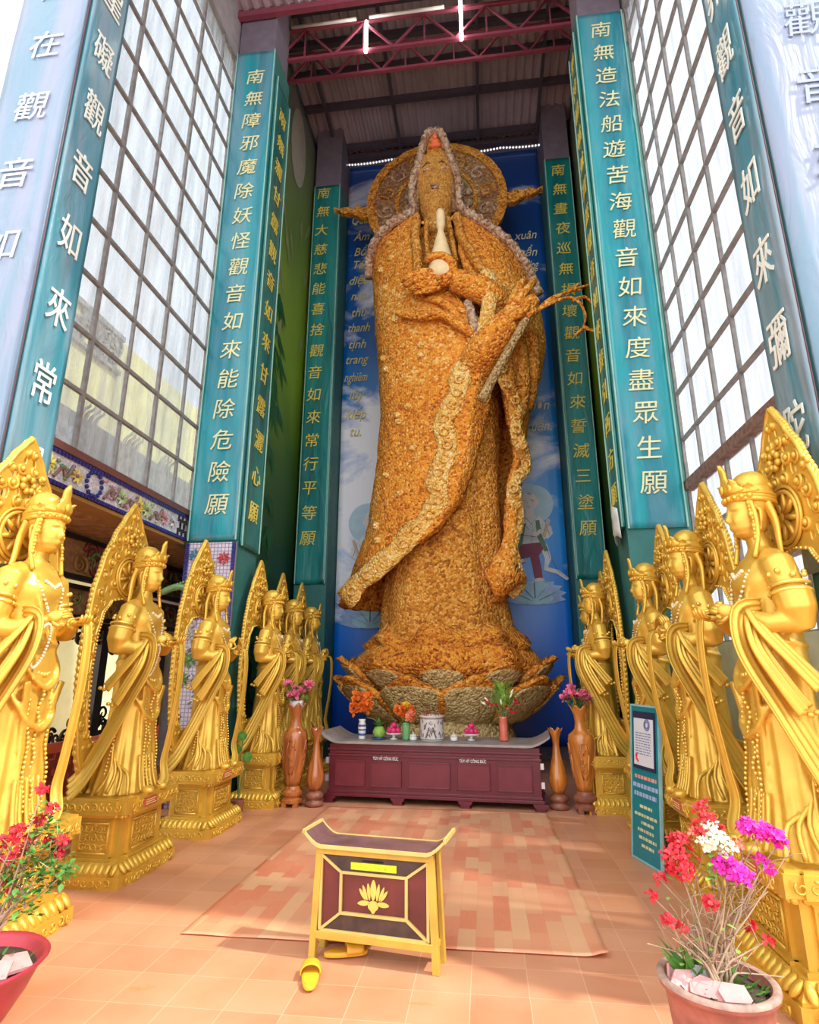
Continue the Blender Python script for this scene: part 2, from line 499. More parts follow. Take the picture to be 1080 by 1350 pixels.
# red front beam and the two lattice trusses
b = MB(); b.box(-3.98, 7.2, 12.80, 2.58, 7.29, 12.93)
struct(b.build('beam', REDSTEEL))
def truss(y, z0, z1, x0, x1, n, label):
    t = empty('roof_truss', (0, y, z0), label, 'truss', 'red lattice trusses under the roof')
    b = MB(); b.box(x0, -.03, 0, x1, .03, .06); b.build('bottom_chord', REDSTEEL, t)
    b = MB(); b.box(x0, -.03, z1 - z0, x1, .03, z1 - z0 + .06); b.build('top_chord', REDSTEEL, t)
    h = z1 - z0; dx = (x1 - x0) / n
    for i in range(n):
        xa = x0 + dx * i; b = MB()
        b.bar((xa, 0, .05), (xa + dx / 2, 0, h), .018); b.bar((xa + dx / 2, 0, h), (xa + dx, 0, .05), .018)
        b.bar((xa + dx / 2, 0, h), (xa + dx / 2, 0, .05), .014)
        b.build('web_strut', REDSTEEL, t)
truss(7.95, 12.62, 13.36, -3.55, 2.1, 5, 'red steel lattice truss crossing just behind the red front beam')
truss(8.75, 13.15, 13.82, -3.6, 2.2, 6, 'red steel lattice truss farther in, nearest above the statue hood')
for (x0, x1, z) in ((-3.25, -2.0, 13.40), (-1.75, -.35, 13.40)):
    b = MB(); b.tube([(x0, 7.895, z), (x1, 7.895, z)], .03, 8)
    t = b.build('fluorescent_tube', plain('unlit_white_tube', (.72, .72, .68), .4, var=.02), smooth=True)
    tag(t, 'horizontal white tube lamp along the red truss, %s' % ('nearer the grid window with yellow building' if x0 < -3 else 'nearer the middle of the roof'), 'lamp', 'tube lamps on the trusses')
for (x, z0, z1, lb) in ((-1.8, 12.55, 13.3, 'nearer the pillar of the mosaic dragon'), (-.05, 12.55, 13.6, 'above the statue hood')):
    b = MB(); b.tube([(x, 7.895, z0), (x, 7.895, z1)], .03, 8)
    t = b.build('fluorescent_tube', TUBE, smooth=True)
    tag(t, 'white tube lamp hanging upright from the red truss, ' + lb, 'lamp', 'tube lamps on the trusses')

# ------------------------------------------------------------------ tall pillars
def pillar(name, x0, y0, x1, y1, z1, z0=0.):
    b = MB(); b.box(x0, y0, z0, x1, y1, z1)
    return struct(b.build(name, BACKGREY if z0 > 1 else GREENPLASTER, bevel=.015))
pillar('pillar_front_left', -3.95, YF, -3.25, 8.0, 12.05)
pillar('pillar_front_left_upper', -3.95, YF + .02, -3.30, 7.98, 14.8, 12.05)
pillar('pillar_front_right', 1.80, YF, 2.53, 7.85, 11.9)
pillar('pillar_front_right_upper', 1.85, YF + .02, 2.53, 7.83, 14.8, 11.9)
pillar('pillar_back_left', -3.74, 11.2, -3.07, 11.98, 12.97)
pillar('pillar_back_left_upper', -3.74, 11.25, -3.10, 11.98, 14.8, 12.97)
pillar('pillar_back_right', 1.73, 11.2, 2.34, 11.98, 13.07)
pillar('pillar_back_right_upper', 1.76, 11.25, 2.34, 11.98, 14.8, 13.07)
pillar('pillar_outer_left', -4.22, 3.66, -3.53, 4.10, 13.0)
pillar('pillar_outer_right', 2.12, 3.60, 3.4, 4.05, 13.0)

# ------------------------------------------------------------------ lettering
_fc = {}
def glyph(ch, off=0.012):
    """mesh of one character, unit size, centred"""
    k = (ch, off)
    if k in _fc: return _fc[k]
    c = bpy.data.curves.new('glyph', 'FONT'); c.body = ch; c.size = 1.; c.extrude = .5; c.offset = off; c.resolution_u = 3
    o = bpy.data.objects.new('glyph', c); COL.objects.link(o)
    dg = bpy.context.evaluated_depsgraph_get()
    me = o.evaluated_get(dg).to_mesh()
    vs = [tuple(v.co) for v in me.vertices]; fs = [tuple(p.vertices) for p in me.polygons]
    o.evaluated_get(dg).to_mesh_clear()
    bpy.data.objects.remove(o); bpy.data.curves.remove(c)
    if vs:
        xs = [v[0] for v in vs]; ys = [v[1] for v in vs]
        cx, cy = (min(xs) + max(xs)) / 2, (min(ys) + max(ys)) / 2
        W, H = max(xs) - min(xs), max(ys) - min(ys)
        vs = [(v[0] - cx, v[1] - cy, v[2]) for v in vs]
    else: W = H = .3
    _fc[k] = (vs, fs, W, H); return _fc[k]
def write(mb, txt, c, u, v, n, w, h, depth=.006, off=.012, shear=0., fit=False):
    """put text centred at c; u reading direction, v up, n outward. fit: stretch to w x h, else h is the em size"""
    vs, fs, W, H = glyph(txt, off)
    c, u, v, n = Vector(c), Vector(u), Vector(v), Vector(n)
    sx, sy = (w / W, h / H) if fit else (w, h)
    mb.add([c + u * ((p[0] + shear * p[1]) * sx) + v * (p[1] * sy) + n * ((p[2] + .5) * depth) for p in vs], fs)

def wrinkle(x, z, k=0.):
    return .012 * noise.noise(Vector((x * 2.1 + k, z * .55, k))) + .006 * noise.noise(Vector((x * 5 + k, z * 1.7, 3 + k)))
def banner(name, c0, u, n, wid, z0, z1, mat_, txt, tz0, tz1, size, tmat, label, group, k=0., tu=0., shear=.12, stretch=1.0, piping=True, cdepth=.008):
    """cloth banner on a pillar face. c0: (x,y) of the middle of the face, u: along the face (reading direction), n outward"""
    u = Vector(u); n = Vector(n); c = Vector((c0[0], c0[1], 0))
    root = MB()
    nu, nv = 10, 90
    def fn(a, t, sd):
        x = (a - .5) * wid; z = lerp(z0, z1, t)
        return c + u * x + Vector((0, 0, z)) + n * ((.035 + wrinkle(x, z, k)) if sd == 0 else .008)
    root.slab(fn, nu, nv)
    o = root.build(name, mat_, smooth=True)
    tag(o, label, 'banner', group)
    tb = MB(); N = len(txt)
    for i, ch in enumerate(txt):
        if ch == ' ': continue
        z = lerp(tz0, tz1, i / max(1, N - 1))
        rnd = random.Random(i * 7 + ord(ch))
        write(tb, ch, c + u * (tu + rnd.uniform(-.012, .012)) + Vector((0, 0, z)) + n * .046, u, (0, 0, 1), n, size, size * stretch, cdepth, 0., shear)
    tb.build('lettering', tmat, o)
    if piping:
        for sx in (-1, 1):
            pb = MB(); pb.tube([c + u * sx * (wid / 2 - .012) + Vector((0, 0, z)) + n * .045 for z in (z0, (z0 + z1) / 2, z1)], .011, 6)
            pb.build('piping', HEMLINE, o)
    return o
GB = 'vertical teal banners with characters on the pillars'
banner('vertical_banner', (-3.60, YF), (1, 0, 0), (0, -1, 0), .70, 3.30, 12.0, TEAL, '南無障邪魔除妖怪觀音如來能除危險願', 11.42, 3.80, .33, CHAR_K,
       'wide teal banner above the mosaic dragon pillar, seventeen pale characters', GB, 1., tu=.03)
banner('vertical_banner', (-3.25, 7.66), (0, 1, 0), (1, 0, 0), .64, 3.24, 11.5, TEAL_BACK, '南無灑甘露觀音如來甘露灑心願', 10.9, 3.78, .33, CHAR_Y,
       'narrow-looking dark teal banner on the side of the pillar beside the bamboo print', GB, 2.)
banner('vertical_banner', (2.165, YF), (1, 0, 0), (0, -1, 0), .72, 3.30, 11.85, TEAL, '南無造法船遊苦海觀音如來度盡眾生願', 11.48, 3.88, .34, CHAR_K,
       'wide teal banner facing the hall beside the bright grid window', GB, 3., tu=.0)
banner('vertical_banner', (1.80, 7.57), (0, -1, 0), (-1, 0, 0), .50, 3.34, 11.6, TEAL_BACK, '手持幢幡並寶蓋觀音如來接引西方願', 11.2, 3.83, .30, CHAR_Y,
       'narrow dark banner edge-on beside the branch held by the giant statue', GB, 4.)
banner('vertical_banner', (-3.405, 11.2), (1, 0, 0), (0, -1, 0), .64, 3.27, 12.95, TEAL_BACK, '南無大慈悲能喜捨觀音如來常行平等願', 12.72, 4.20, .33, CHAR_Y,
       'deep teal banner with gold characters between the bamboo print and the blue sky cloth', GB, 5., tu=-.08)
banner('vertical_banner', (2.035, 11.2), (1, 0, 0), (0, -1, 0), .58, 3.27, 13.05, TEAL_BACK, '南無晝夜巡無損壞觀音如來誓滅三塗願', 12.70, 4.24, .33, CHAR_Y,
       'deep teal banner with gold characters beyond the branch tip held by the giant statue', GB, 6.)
banner('vertical_banner', (-3.53, 3.88), (0, 1, 0), (1, 0, 0), .43, 2.3, 12.6, TEAL_OUT, '南無一念心無罣礙觀音如來常居', 12.32, 3.16, .27, CHAR_W,
       'pale teal banner on the near pillar beside the grid window with yellow building', GB, 7., shear=.05, stretch=1.45, piping=False)
banner('vertical_banner', (-3.875, 3.66), (1, 0, 0), (0, -1, 0), .69, 2.2, 12.6, LILAC_SHEEN, '號圓通名自在觀音如', 10.9, 5.02, .34, CHAR_P,
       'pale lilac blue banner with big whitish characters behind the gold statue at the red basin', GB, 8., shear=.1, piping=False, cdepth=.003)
banner('vertical_banner', (2.12, 3.82), (0, -1, 0), (-1, 0, 0), .44, 2.2, 12.6, TEAL_OUT, '南無無量壽境界觀音如來彌陀', 10.95, 3.14, .27, CHAR_W,
       'pale teal banner turned sideways on the near pillar beside the bright grid window', GB, 9., shear=.05, stretch=1.45, piping=False)
banner('vertical_banner', (2.76, 3.60), (1, 0, 0), (0, -1, 0), 1.28, 2.2, 12.6, LILAC_SHEEN, '端嚴身無比賽觀音如來', 10.1, 4.4, .36, plain('embossed_pale_print', (.25, .31, .46), .45, var=.05),
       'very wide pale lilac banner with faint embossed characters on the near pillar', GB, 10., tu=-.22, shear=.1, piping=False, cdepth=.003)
# cords where the cloth meets the pillar edge
for (x, y) in ((-3.49, 3.615), (2.08, 3.555)):
    b = MB(); b.tube([(x, y, z) for z in (2.2, 5, 8, 12.6)], .006, 6)
    tag(b.build('edge_cord', PIPE_RED), 'dark red cord down the edge of the %s' % ('lilac blue banner with whitish characters' if x < 0 else 'very wide pale lilac banner'), 'cord', 'cords on the near pillar edges')
# loose clear film curled at the bottom of one banner
b = MB()
def film(a, t, sd):
    return (1.715 - .05 * sin(a * 5) - .02 * t + .004 * sd, 7.26 + .4 * a, 3.18 + .38 * t + .05 * sin(a * 7))
b.slab(film, 10, 4)
tag(b.build('loose_plastic_film', plain('clear_film_white', (.55, .58, .55), .2), smooth=True), 'whitish loose plastic film curling at the pillar banner bottom corner', 'plastic film')

# ------------------------------------------------------------------ bamboo prints on the side walls
def mural(x, sgn, y0, y1, label):
    b = MB()
    b.slab(lambda a, t, sd: (x + sgn * (.02 + .012 * noise.noise(Vector((a * 4, t * 9, 1))) if sd == 0 else 0), lerp(y0, y1, a), lerp(.3, 14.5, t)), 12, 60)
    o = b.build('bamboo_print', MURAL, smooth=True)
    tag(o, label, 'wall print', 'printed bamboo cloths on the side walls')
    lf = MB(); pl = MB(); rnd = random.Random(3 if sgn > 0 else 8)
    px = x + sgn * .036
    def blade(mb, y, z, ang, L, wd):
        d = Vector((0, cos(ang), sin(ang))); q = Vector((0, -sin(ang), cos(ang)))
        p = Vector((px + rnd.uniform(0, .006) * sgn, y, z))
        mb.add([Vector((t_.x, max(y0 + .01, min(y1 - .02, t_.y)), t_.z)) for t_ in (p, p + d * L * .35 + q * wd, p + d * L, p + d * L * .35 - q * wd)], [(0, 1, 2, 3)])
    for k in range(46):
        z = rnd.choice((rnd.uniform(1.0, 3.0), rnd.uniform(2.6, 5), rnd.uniform(5.4, 9.6), rnd.uniform(6.5, 9.2)))
        y = (y0 + 1.15 if sgn > 0 else y0) + rnd.uniform(0, .75)
        for i in range(9):
            blade(lf, y, z, radians(rnd.uniform(-140, -30) if z > 3.4 else rnd.uniform(-60, 80)), rnd.uniform(.35, .75), rnd.uniform(.03, .055))
    lf.build('leaf_pattern', BAMBOO, o, fix=False)
    for k in range(12):
        blade(pl, rnd.uniform(y0 + .8, y1 - .3), rnd.uniform(8.3, 12), radians(rnd.uniform(-120, -60)), rnd.uniform(.6, 1.2), rnd.uniform(.05, .1))
    pl.build('pale_leaf_pattern', HAZE_LEAF, o, fix=False)
    m = MB(); n = 36; yc, zc = y0 + 2.15, 13.1
    m.add([(px, yc + .50 * cos(2 * pi * i / n), zc + 1.0 * sin(2 * pi * i / n)) for i in range(n)], [tuple(range(n))])
    m.build('moon_pattern', MOON, o, fix=False)
mural(XL + .14, 1, 8.05, 11.9, 'green bamboo printed cloth with pale moon on the wall behind the mosaic pillar')
mural(2.48, -1, 7.9, 11.9, 'olive green bamboo printed cloth seen edge-on beside the bright side pillar')

# ------------------------------------------------------------------ sky cloth behind the statue
b = MB(); SX0, SX1 = -3.05, 1.71
b.slab(lambda a, t, sd: (lerp(SX0, SX1, a), 11.9 - (.02 + .02 * noise.noise(Vector((a * 6, t * 4, 5))) if sd == 0 else -.04), lerp(.25, 14.14, t)), 40, 80)
sky = b.build('sky_backdrop_cloth', SKYPRINT, smooth=True)
tag(sky, 'tall blue cloud-printed cloth hanging behind the giant flower statue', 'backdrop')
tb = MB(); tb2 = MB()
for (t, x, z) in (('Quan', -2.68, 12.46), ('Âm', -2.66, 12.02), ('Bồ', -2.68, 11.58), ('Tát', -2.7, 11.17), ('diệu', -2.72, 10.71), ('nan', -2.71, 10.26), ('thù', -2.7, 9.84), ('thanh', -2.69, 9.43),
                  ('tịnh', -2.72, 8.97), ('trang', -2.73, 8.53), ('nghiêm', -2.73, 8.1), ('lũy', -2.7, 7.66), ('kiếp', -2.69, 7.21), ('tu.', -2.7, 6.76)):
    write(tb, t, (x, 11.86, z), (1, 0, 0), (0, 0, 1), (0, -1, 0), min(.27, .52 / glyph(t, 0.)[2]), .33, .012, .0, .32)
for (t, x, z) in (('xuân', 1.30, 11.6), ('cẩn', 1.36, 11.16), ('thường', 1.28, 10.74), ('biến', 1.3, 10.3), ('nhơn', 1.31, 7.19), ('tuần.', 1.35, 6.74)):
    write(tb2, t, (x, 11.86, z), (1, 0, 0), (0, 0, 1), (0, -1, 0), min(.27, .52 / glyph(t, 0.)[2]), .33, .012, .0, .32)
tb.build('lettering', plain('olive_gold_script', (.58, .50, .13), .5), sky)
tb2.build('lettering', plain('pale_gold_script', (.74, .68, .44), .5), sky)
# printed child figures on lotus flowers
def shape(mb, pts, y):
    mb.prism(pts, lambda x, z, d: (x, y - d, z), 0, .004)
def ell(cx, cz, rx, rz, n=28, a0=0, a1=2 * pi):
    return [(cx + rx * cos(a0 + (a1 - a0) * i / n), cz + rz * sin(a0 + (a1 - a0) * i / n)) for i in range(n)]
P_HALO = plain('printed_halo', (.42, .60, .72), .5, var=.06); P_SKIN = plain('printed_pale_skin', (.74, .66, .62), .5, var=.06)
P_INK = plain('printed_ink', (.04, .03, .04), .5); P_RED = plain('printed_crimson', (.26, .02, .07), .5, var=.3, scale=4)
P_ROBE = plain('printed_white_robe', (.62, .64, .68), .5, var=.2, scale=5); P_LOT = plain('printed_lotus_blue', (.30, .45, .74), .5, var=.3, scale=3); P_GRN = plain('printed_green', (.10, .20, .10), .5)
def child(cx, cz, s, flip):
    f = -1 if flip else 1
    y = 11.862
    def S(pts): return [(cx + f * s * px, cz + s * pz) for px, pz in pts]
    def layer(nm, mt, shapes, d):
        A = MB()
        for k, q in enumerate(shapes): shape(A, S(q), y - d - .0005 * k)
        A.build(nm, mt, sky)
    layer('halo_print', P_HALO, [ell(.10, -.05, .50, .52)], 0)
    pets = []
    for k in range(11):
        a = radians(-15 + 210 * k / 10); L = .66 + .12 * abs(cos(a))
        pets.append([(cos(a) * r - sin(a) * q, -2.42 + sin(a) * r * .62 + cos(a) * q) for r, q in ((.05, -.10), (.3, -.19), (.5, -.14), (L, 0), (.5, .14), (.3, .19), (.05, .10))])
    layer('lotus_print', P_LOT, pets, .003)
    layer('lotus_heart_print', P_LOT2, [ell(.02, -2.2, .32, .14), ell(.0, -2.5, .45, .16)], .010)
    layer('sash_tail_print', P_ROBE, [[(.22, -1.0), (.38, -1.15), (.46, -1.5), (.36, -1.72), (.62, -1.80), (.86, -2.02), (.80, -2.06), (.58, -1.90), (.26, -1.80), (.30, -1.5), (.2, -1.2)]], .012)
    layer('trousers_print', P_RED, [[(-.30, -1.05), (.20, -1.0), (.30, -1.22), (.16, -1.42), (.20, -1.7), (.22, -1.98), (.02, -2.0), (-.02, -1.7), (-.06, -1.45), (-.26, -1.48), (-.46, -1.36), (-.48, -1.18)]], .013)
    layer('robe_print', P_ROBE, [[(-.18, -.36), (.0, -.42), (.20, -.36), (.36, -.56), (.44, -.84), (.34, -1.0), (.22, -1.08), (-.28, -1.12), (-.36, -.86), (-.30, -.56)], [(.30, -.62), (.50, -.66), (.54, -.86), (.40, -1.0), (.26, -.92)]], .015)
    layer('sash_print', P_GRN, [[(.12, -.5), (.22, -.5), (.26, -.9), (.40, -1.3), (.30, -1.32), (.14, -.95)], [(-.22, -.62), (-.12, -.56), (-.24, -1.1), (-.40, -1.32), (-.46, -1.28), (-.30, -1.0)]], .018)
    layer('skin_print', P_SKIN, [ell(-.02, .0, .22, .25), ell(-.20, -.10, .06, .09), [(-.10, -.22), (.10, -.22), (.10, -.40), (.0, -.46), (-.12, -.40)], ell(.19, -.03, .04, .07), ell(.24, -.80, .09, .06), ell(.10, -.86, .10, .055), ell(.14, -2.04, .12, .05), ell(-.28, -1.55, .09, .05)], .020)
    layer('flute_print', P_TAN, [[(.26, -.92), (.34, -.96), (.50, -.50), (.42, -.46)]], .026)
    A = MB()
    for (p, q) in (((-.16, .03), (-.08, .06)), ((.02, .06), (.11, .03)), ((-.13, -.01), (-.09, -.01)), ((.04, .0), (.08, .0)), ((-.08, -.13), (.0, -.14)), ((-.05, .0), (-.07, -.07)), ((-.18, -.38), (.04, -.62)), ((.18, -.38), (-.04, -.66)), ((.04, -.62), (.0, -1.1)),
                   ((-.30, -.62), (-.22, -1.05)), ((.30, -.6), (.2, -1.0)), ((-.24, -.5), (-.05, -.75)), ((.2, -.5), (.05, -.78)), ((-.3, -.86), (.1, -.94)), ((.36, -.62), (.46, -.9)), ((-.04, .25), (.05, .19)), ((.05, .19), (.02, .25)), ((-.05, .23), (.0, .19)),
                   ((-.2, -1.1), (-.3, -1.45)), ((-.05, -1.1), (-.1, -1.42)), ((.1, -1.1), (.12, -1.42)), ((.1, -1.45), (.08, -1.95)), ((.46, -1.5), (.6, -1.82)), ((.6, -1.82), (.84, -2.04)), ((.36, -1.2), (.42, -1.5)), ((.30, -.86), (.44, -.52)),
                   ((-.5, -2.35), (-.1, -2.55)), ((.5, -2.35), (.1, -2.55)), ((-.3, -2.2), (-.05, -2.5)), ((.3, -2.2), (.05, -2.5)), ((0, -2.1), (0, -2.5))):
        p, q = S([p, q]); A.bar((p[0], y - .030, p[1]), (q[0], y - .030, q[1]), .009, .002)
    A.build('ink_line_print', P_INK, sky)
P_LOT2 = plain('printed_lotus_heart', (.34, .58, .72), .5, var=.2, scale=4); P_TAN = plain('printed_flute_tan', (.60, .46, .34), .5)
child(1.03, 5.0, .80, False)
child(-2.30, 4.7, .85, True)
# fairy lights along the upper hem
FAIRY = NT('fairy_bulb'); FAIRY.color((.9, .9, .9)); FAIRY.b.inputs['Emission Color'].default_value = (.8, .9, 1, 1); FAIRY.b.inputs['Emission Strength'].default_value = .5; FAIRY = FAIRY.set(.4)
ro = empty('fairy_light_string', (SX0 - .3, 11.8, 14.2), 'string of tiny white lights along the top hem of the blue cloth', 'light string')
b = MB(); wl = SX1 - SX0 + .8
b.tube([(wl * i / 24, 0, -.05 * sin(pi * ((i / 6) % 1)) + .0) for i in range(25)], .008, 5)
b.build('wire', PLAQUE, ro)
b = MB()
for i in range(72):
    t = i / 71; b.ball((wl * t, -.02, -.05 * sin(pi * ((t * 4) % 1)) - .015), .028, 6, 5)
tag(b.build('bulb', FAIRY, ro), kind='stuff')

# ------------------------------------------------------------------ grid windows
def grid_window(name, x, ys, zs, beam_z=None, inward=1):
    o = struct(empty(name, (x, ys[0], zs[0])))
    Y0, Z0 = ys[0], zs[0]
    fr = MB(); H = zs[-1] - Z0; W = ys[-1] - Y0
    for i, y in enumerate(ys):
        r = .018 if i % 2 else .03
        fr.box(-.02, y - Y0 - r / 1.3, 0, .02, y - Y0 + r / 1.3, H)
    for z in zs:
        fr.box(-.018, 0, z - Z0 - .02, .024, W, z - Z0 + .02)
    f = fr.build('window_frame', STEEL, o); f['kind'] = 'structure'
    g = MB(); g.box(-.045, 0, 0, -.035, W, H) if inward > 0 else g.box(.035, 0, 0, .045, W, H)
    f = g.build('glass', GLASS, o); f['kind'] = 'structure'
    if beam_z:
        r = MB(); r.box(-.06, 0, beam_z - Z0 - .06, .06, W, beam_z - Z0 + .06); f = r.build('window_beam', RUST, o); f['kind'] = 'structure'
    return o
ysL = [4.0, 4.34, 4.97, 5.61, 6.24, 6.87, 7.34]
zsL = [3.70] + [4.34 + .634 * k for k in range(12)] + [11.95]
grid_window('window_1', XL, ysL, zsL, None, 1)
ysR = [4.0, 4.35, 4.95, 5.55, 6.16, 6.8, 7.32]
zsR = [1.9, 2.55, 3.2, 3.83] + [4.45 + .637 * k for k in range(11)] + [11.45, 11.95]
grid_window('window_2', XR, ysR, zsR, 3.83, -1)

# ------------------------------------------------------------------ lintel with mosaic frieze over the doorway
def m_mosaic(name, base, scale=1.):
    t = NT(name)
    v = t.voro(30 * scale, 'Color'); s_ = t.n('ShaderNodeSeparateColor'); t.l(v, s_.inputs[0])
    c = t.ramp(s_.outputs[0], [(.0, tuple(x * .75 for x in base)), (.6, base), (1., tuple(min(1, x * 1.15) for x in base))])
    e = t.voro(30 * scale, 'Distance', feature='DISTANCE_TO_EDGE')
    t.color(t.mix(t.ramp(e, [(.0, (1, 1, 1)), (.06, (0, 0, 0))]), c, (.30, .27, .33)))
    t.set(.25); return t.m
MOSA = m_mosaic('white_mosaic', (.66, .64, .66)); NAVY = plain('navy_mosaic', (.02, .02, .17), .3, var=.5, scale=60)
def m_gridtile():
    t = NT('small_white_mosaic_grid')
    b = t.n('ShaderNodeTexBrick'); b.offset = 0
    for k, v in (('Scale', 1.), ('Brick Width', .05), ('Row Height', .05), ('Mortar Size', .006)): b.inputs[k].default_value = v
    b.inputs['Color1'].default_value = (.70, .66, .70, 1); b.inputs['Color2'].default_value = (.60, .56, .63, 1); b.inputs['Mortar'].default_value = (.30, .24, .40, 1)
    t.l(t.map(rot=(radians(90), 0, 0)), b.inputs['Vector'])
    t.color(b.outputs[0]); return t.set(.25)
GRIDT = m_gridtile()
C_YEL = m_mosaic('yellow_mosaic', (.78, .60, .08), 1.6); C_GRN = m_mosaic('green_mosaic', (.16, .34, .10), 1.6); C_RED = m_mosaic('red_mosaic', (.55, .05, .06), 1.6)
C_BRN = m_mosaic('brown_mosaic', (.20, .10, .07), 1.6); C_TEA = m_mosaic('teal_mosaic', (.05, .22, .34), 1.6); C_PNK = m_mosaic('pink_mosaic', (.62, .30, .34), 1.6); C_PGR = m_mosaic('pale_green_mosaic', (.45, .60, .25), 1.6); C_WHT = m_mosaic('grey_white_mosaic', (.60, .60, .60), 1.6)

fz = tag(empty('mosaic_frieze', (XL, 4.1, 3.3)), 'white mosaic frieze of flowers with navy borders over the carved doorway', 'frieze')
b = MB(); b.box(-.25, 0, 0, .0, 3.25, .36); b.build('frieze_band', MOSA, fz)
for z in (0.0, .31):
    b = MB()
    for i in range(65): b.box(0, i * .05, z + .005, .022, i * .05 + .04, z + .045)
    tag(b.build('border_tile', NAVY, fz), kind='stuff')
b = MB(); b.box(-.25, 0, .36, .03, 3.25, .44); b.build('cornice', plain('maroon_trim', (.16, .06, .05), .5), fz)
def flower_relief(mb, mc, c, r, n, ax):
    """ax: (u,v,n)"""
    u, v, w_ = (Vector(a) for a in ax); c = Vector(c)
    for k in range(n):
        a = 2 * pi * k / n
        d = u * cos(a) + v * sin(a); q = -u * sin(a) + v * cos(a)
        P = [c + w_ * .01, c + d * r * .5 + q * r * .24 + w_ * .03, c + d * r + w_ * .012, c + d * r * .5 - q * r * .24 + w_ * .03]
        mb.add(P, [(0, 1, 2, 3)])
    mc.ball(c + w_ * .015, r * .22, 8, 6)
rr = random.Random(12); AX = ((0, 1, 0), (0, 0, 1), (1, 0, 0))
for (y, col, r) in ((.35, C_PGR, .14), (.55, C_YEL, .12), (.95, C_YEL, .09), (1.7, C_PGR, .11), (2.02, C_YEL, .13), (2.2, C_PGR, .12), (2.6, C_PNK, .10), (2.8, C_WHT, .08)):
    a = MB(); c = MB(); flower_relief(a, c, (.005, y, .18), r, 9, AX)
    f = a.build('flower_relief', col, fz); c.build('flower_centre', C_BRN, f, smooth=True)
for y in (.75, 1.5, 1.85, 2.4, .15):
    b = MB(); b.tube(spline([(.012, y - .1, .08), (.02, y, .2), (.015, y + .06, .12), (.02, y + .14, .27)], 5), .018, 6); b.build('branch_relief', C_BRN, fz)
    b = MB()
    for k in range(7): b.ball((.015, y + rr.uniform(-.15, .15), rr.uniform(.07, .29)), (.012, .03, .018), 6, 5)
    b.build('leaf_relief', rr.choice((C_GRN, C_PNK, C_PGR)), fz)
b = MB()
for k in range(14):
    a = 2 * pi * k / 14; b.ball((.02, 1.22 + .12 * cos(a), .18 + .13 * sin(a)), (.02, .025, .025), 6, 5)
b.build('medallion_ring', NAVY, fz)
b = MB()
for k in range(5):
    for s in (0, 1): b.box(.0, 2.96 + .05 * k, .04 + .06 * ((k + s) % 2) + .13 * s, .02, 2.98 + .05 * k, .14 + .06 * ((k + s) % 2) + .13 * s)
b.build('fret_pattern', BLACKISH, fz)

# mosaic lower front of the pillar with the dragon relief
mp = tag(empty('mosaic_relief', (-3.95, YF, 0)), 'white tiled mosaic panel with green dragon on the pillar below the teal banner', 'mosaic panel')
b = MB(); b.box(0, -.035, 0, .70, -.002, 3.27); b.build('tile_ground', GRIDT, mp)
for x in (0, .655):
    b = MB()
    for i in range(60): b.box(x, -.06, i * .0545, x + .045, -.036, i * .0545 + .048)
    tag(b.build('border_tile', NAVY, mp), kind='stuff')
b = MB(); b.tube(spline([(-.20, -.20, 2.58), (-.02, -.16, 2.66), (.12, -.10, 2.66), (.24, -.08, 2.76), (.36, -.07, 2.84)], 6), [.02] + [.045] * 18 + [.035] * 6, 10)
for i in range(14): b.ball((-.12 + i * .036, -.16 + i * .006, 2.66 + i * .013), .02, 6, 5)
b.build('dragon_body', C_GRN, mp, smooth=True)
for (x, z, col, r) in ((.36, 2.95, C_YEL, .11), (.30, 2.58, C_YEL, .10), (.45, 2.45, C_PNK, .08), (.24, 2.3, C_RED, .07), (.55, 3.05, C_RED, .10), (.58, 2.6, C_RED, .06), (.14, 3.1, C_TEA, .10), (.2, 1.75, C_GRN, .13), (.12, 1.5, C_GRN, .11),
                      (.1, 1.05, C_RED, .06), (.4, .55, C_RED, .06), (.5, .95, C_WHT, .15), (.42, 1.3, C_WHT, .13), (.45, .2, C_TEA, .15), (.15, .35, C_PGR, .1), (.5, 1.8, C_WHT, .12), (.2, 2.05, C_WHT, .1)):
    a = MB(); c = MB(); flower_relief(a, c, (x, -.037, z), r, 8, ((1, 0, 0), (0, 0, 1), (0, -1, 0)))
    f = a.build('flower_relief', col, mp); c.build('flower_centre', col, f, smooth=True)
b = MB()
for k in range(16):
    x, z = rr.uniform(.1, .58), rr.uniform(.2, 2.3)
    b.tube(spline([(x, -.05, z), (x + .06, -.06, z + .04), (x + .03, -.06, z + .09), (x - .03, -.05, z + .05)], 4), .012, 5)
tag(b.build('cloud_scroll', C_WHT, mp), kind='stuff')

# ------------------------------------------------------------------ hall behind the doorway
WOODK = plain('black_carved_wood', (.028, .018, .016), .35); CARVE = plain('brown_relief_ground', (.40, .22, .10), .6, var=.45, scale=9)
SCR_R = plain('maroon_scroll', (.20, .03, .035), .45); SCR_G = plain('green_scroll', (.16, .24, .07), .5); SCR_O = plain('ochre_scroll', (.34, .17, .04), .5)
b = MB(); b.box(-6.6, 4.0, 3.32, XL - .29, 10.6, 3.5)
struct(b.build('ceiling_side_hall', CARVE))
b = MB(); b.box(-6.6, 10.5, -.02, XL - .3, 10.65, 3.5)
struct(b.build('wall_side_hall', UPPERGREY))
b = MB(); b.box(XL - .28, 4.2, 3.26, XL + .0, 7.3, 3.31)
struct(b.build('trim_soffit', SCR_O))
def scroll(mb, c, r, turns, ph, x, th, hand=1):
    pts = []
    n = int(14 * turns)
    for i in range(n + 1):
        t = i / n; a = ph + hand * 2 * pi * turns * t; q = r * (1 - .85 * t)
        pts.append((x, c[0] + q * cos(a), c[1] + q * sin(a)))
    mb.tube(pts, [th * (1 - .5 * i / n) for i in range(n + 1)], 6)
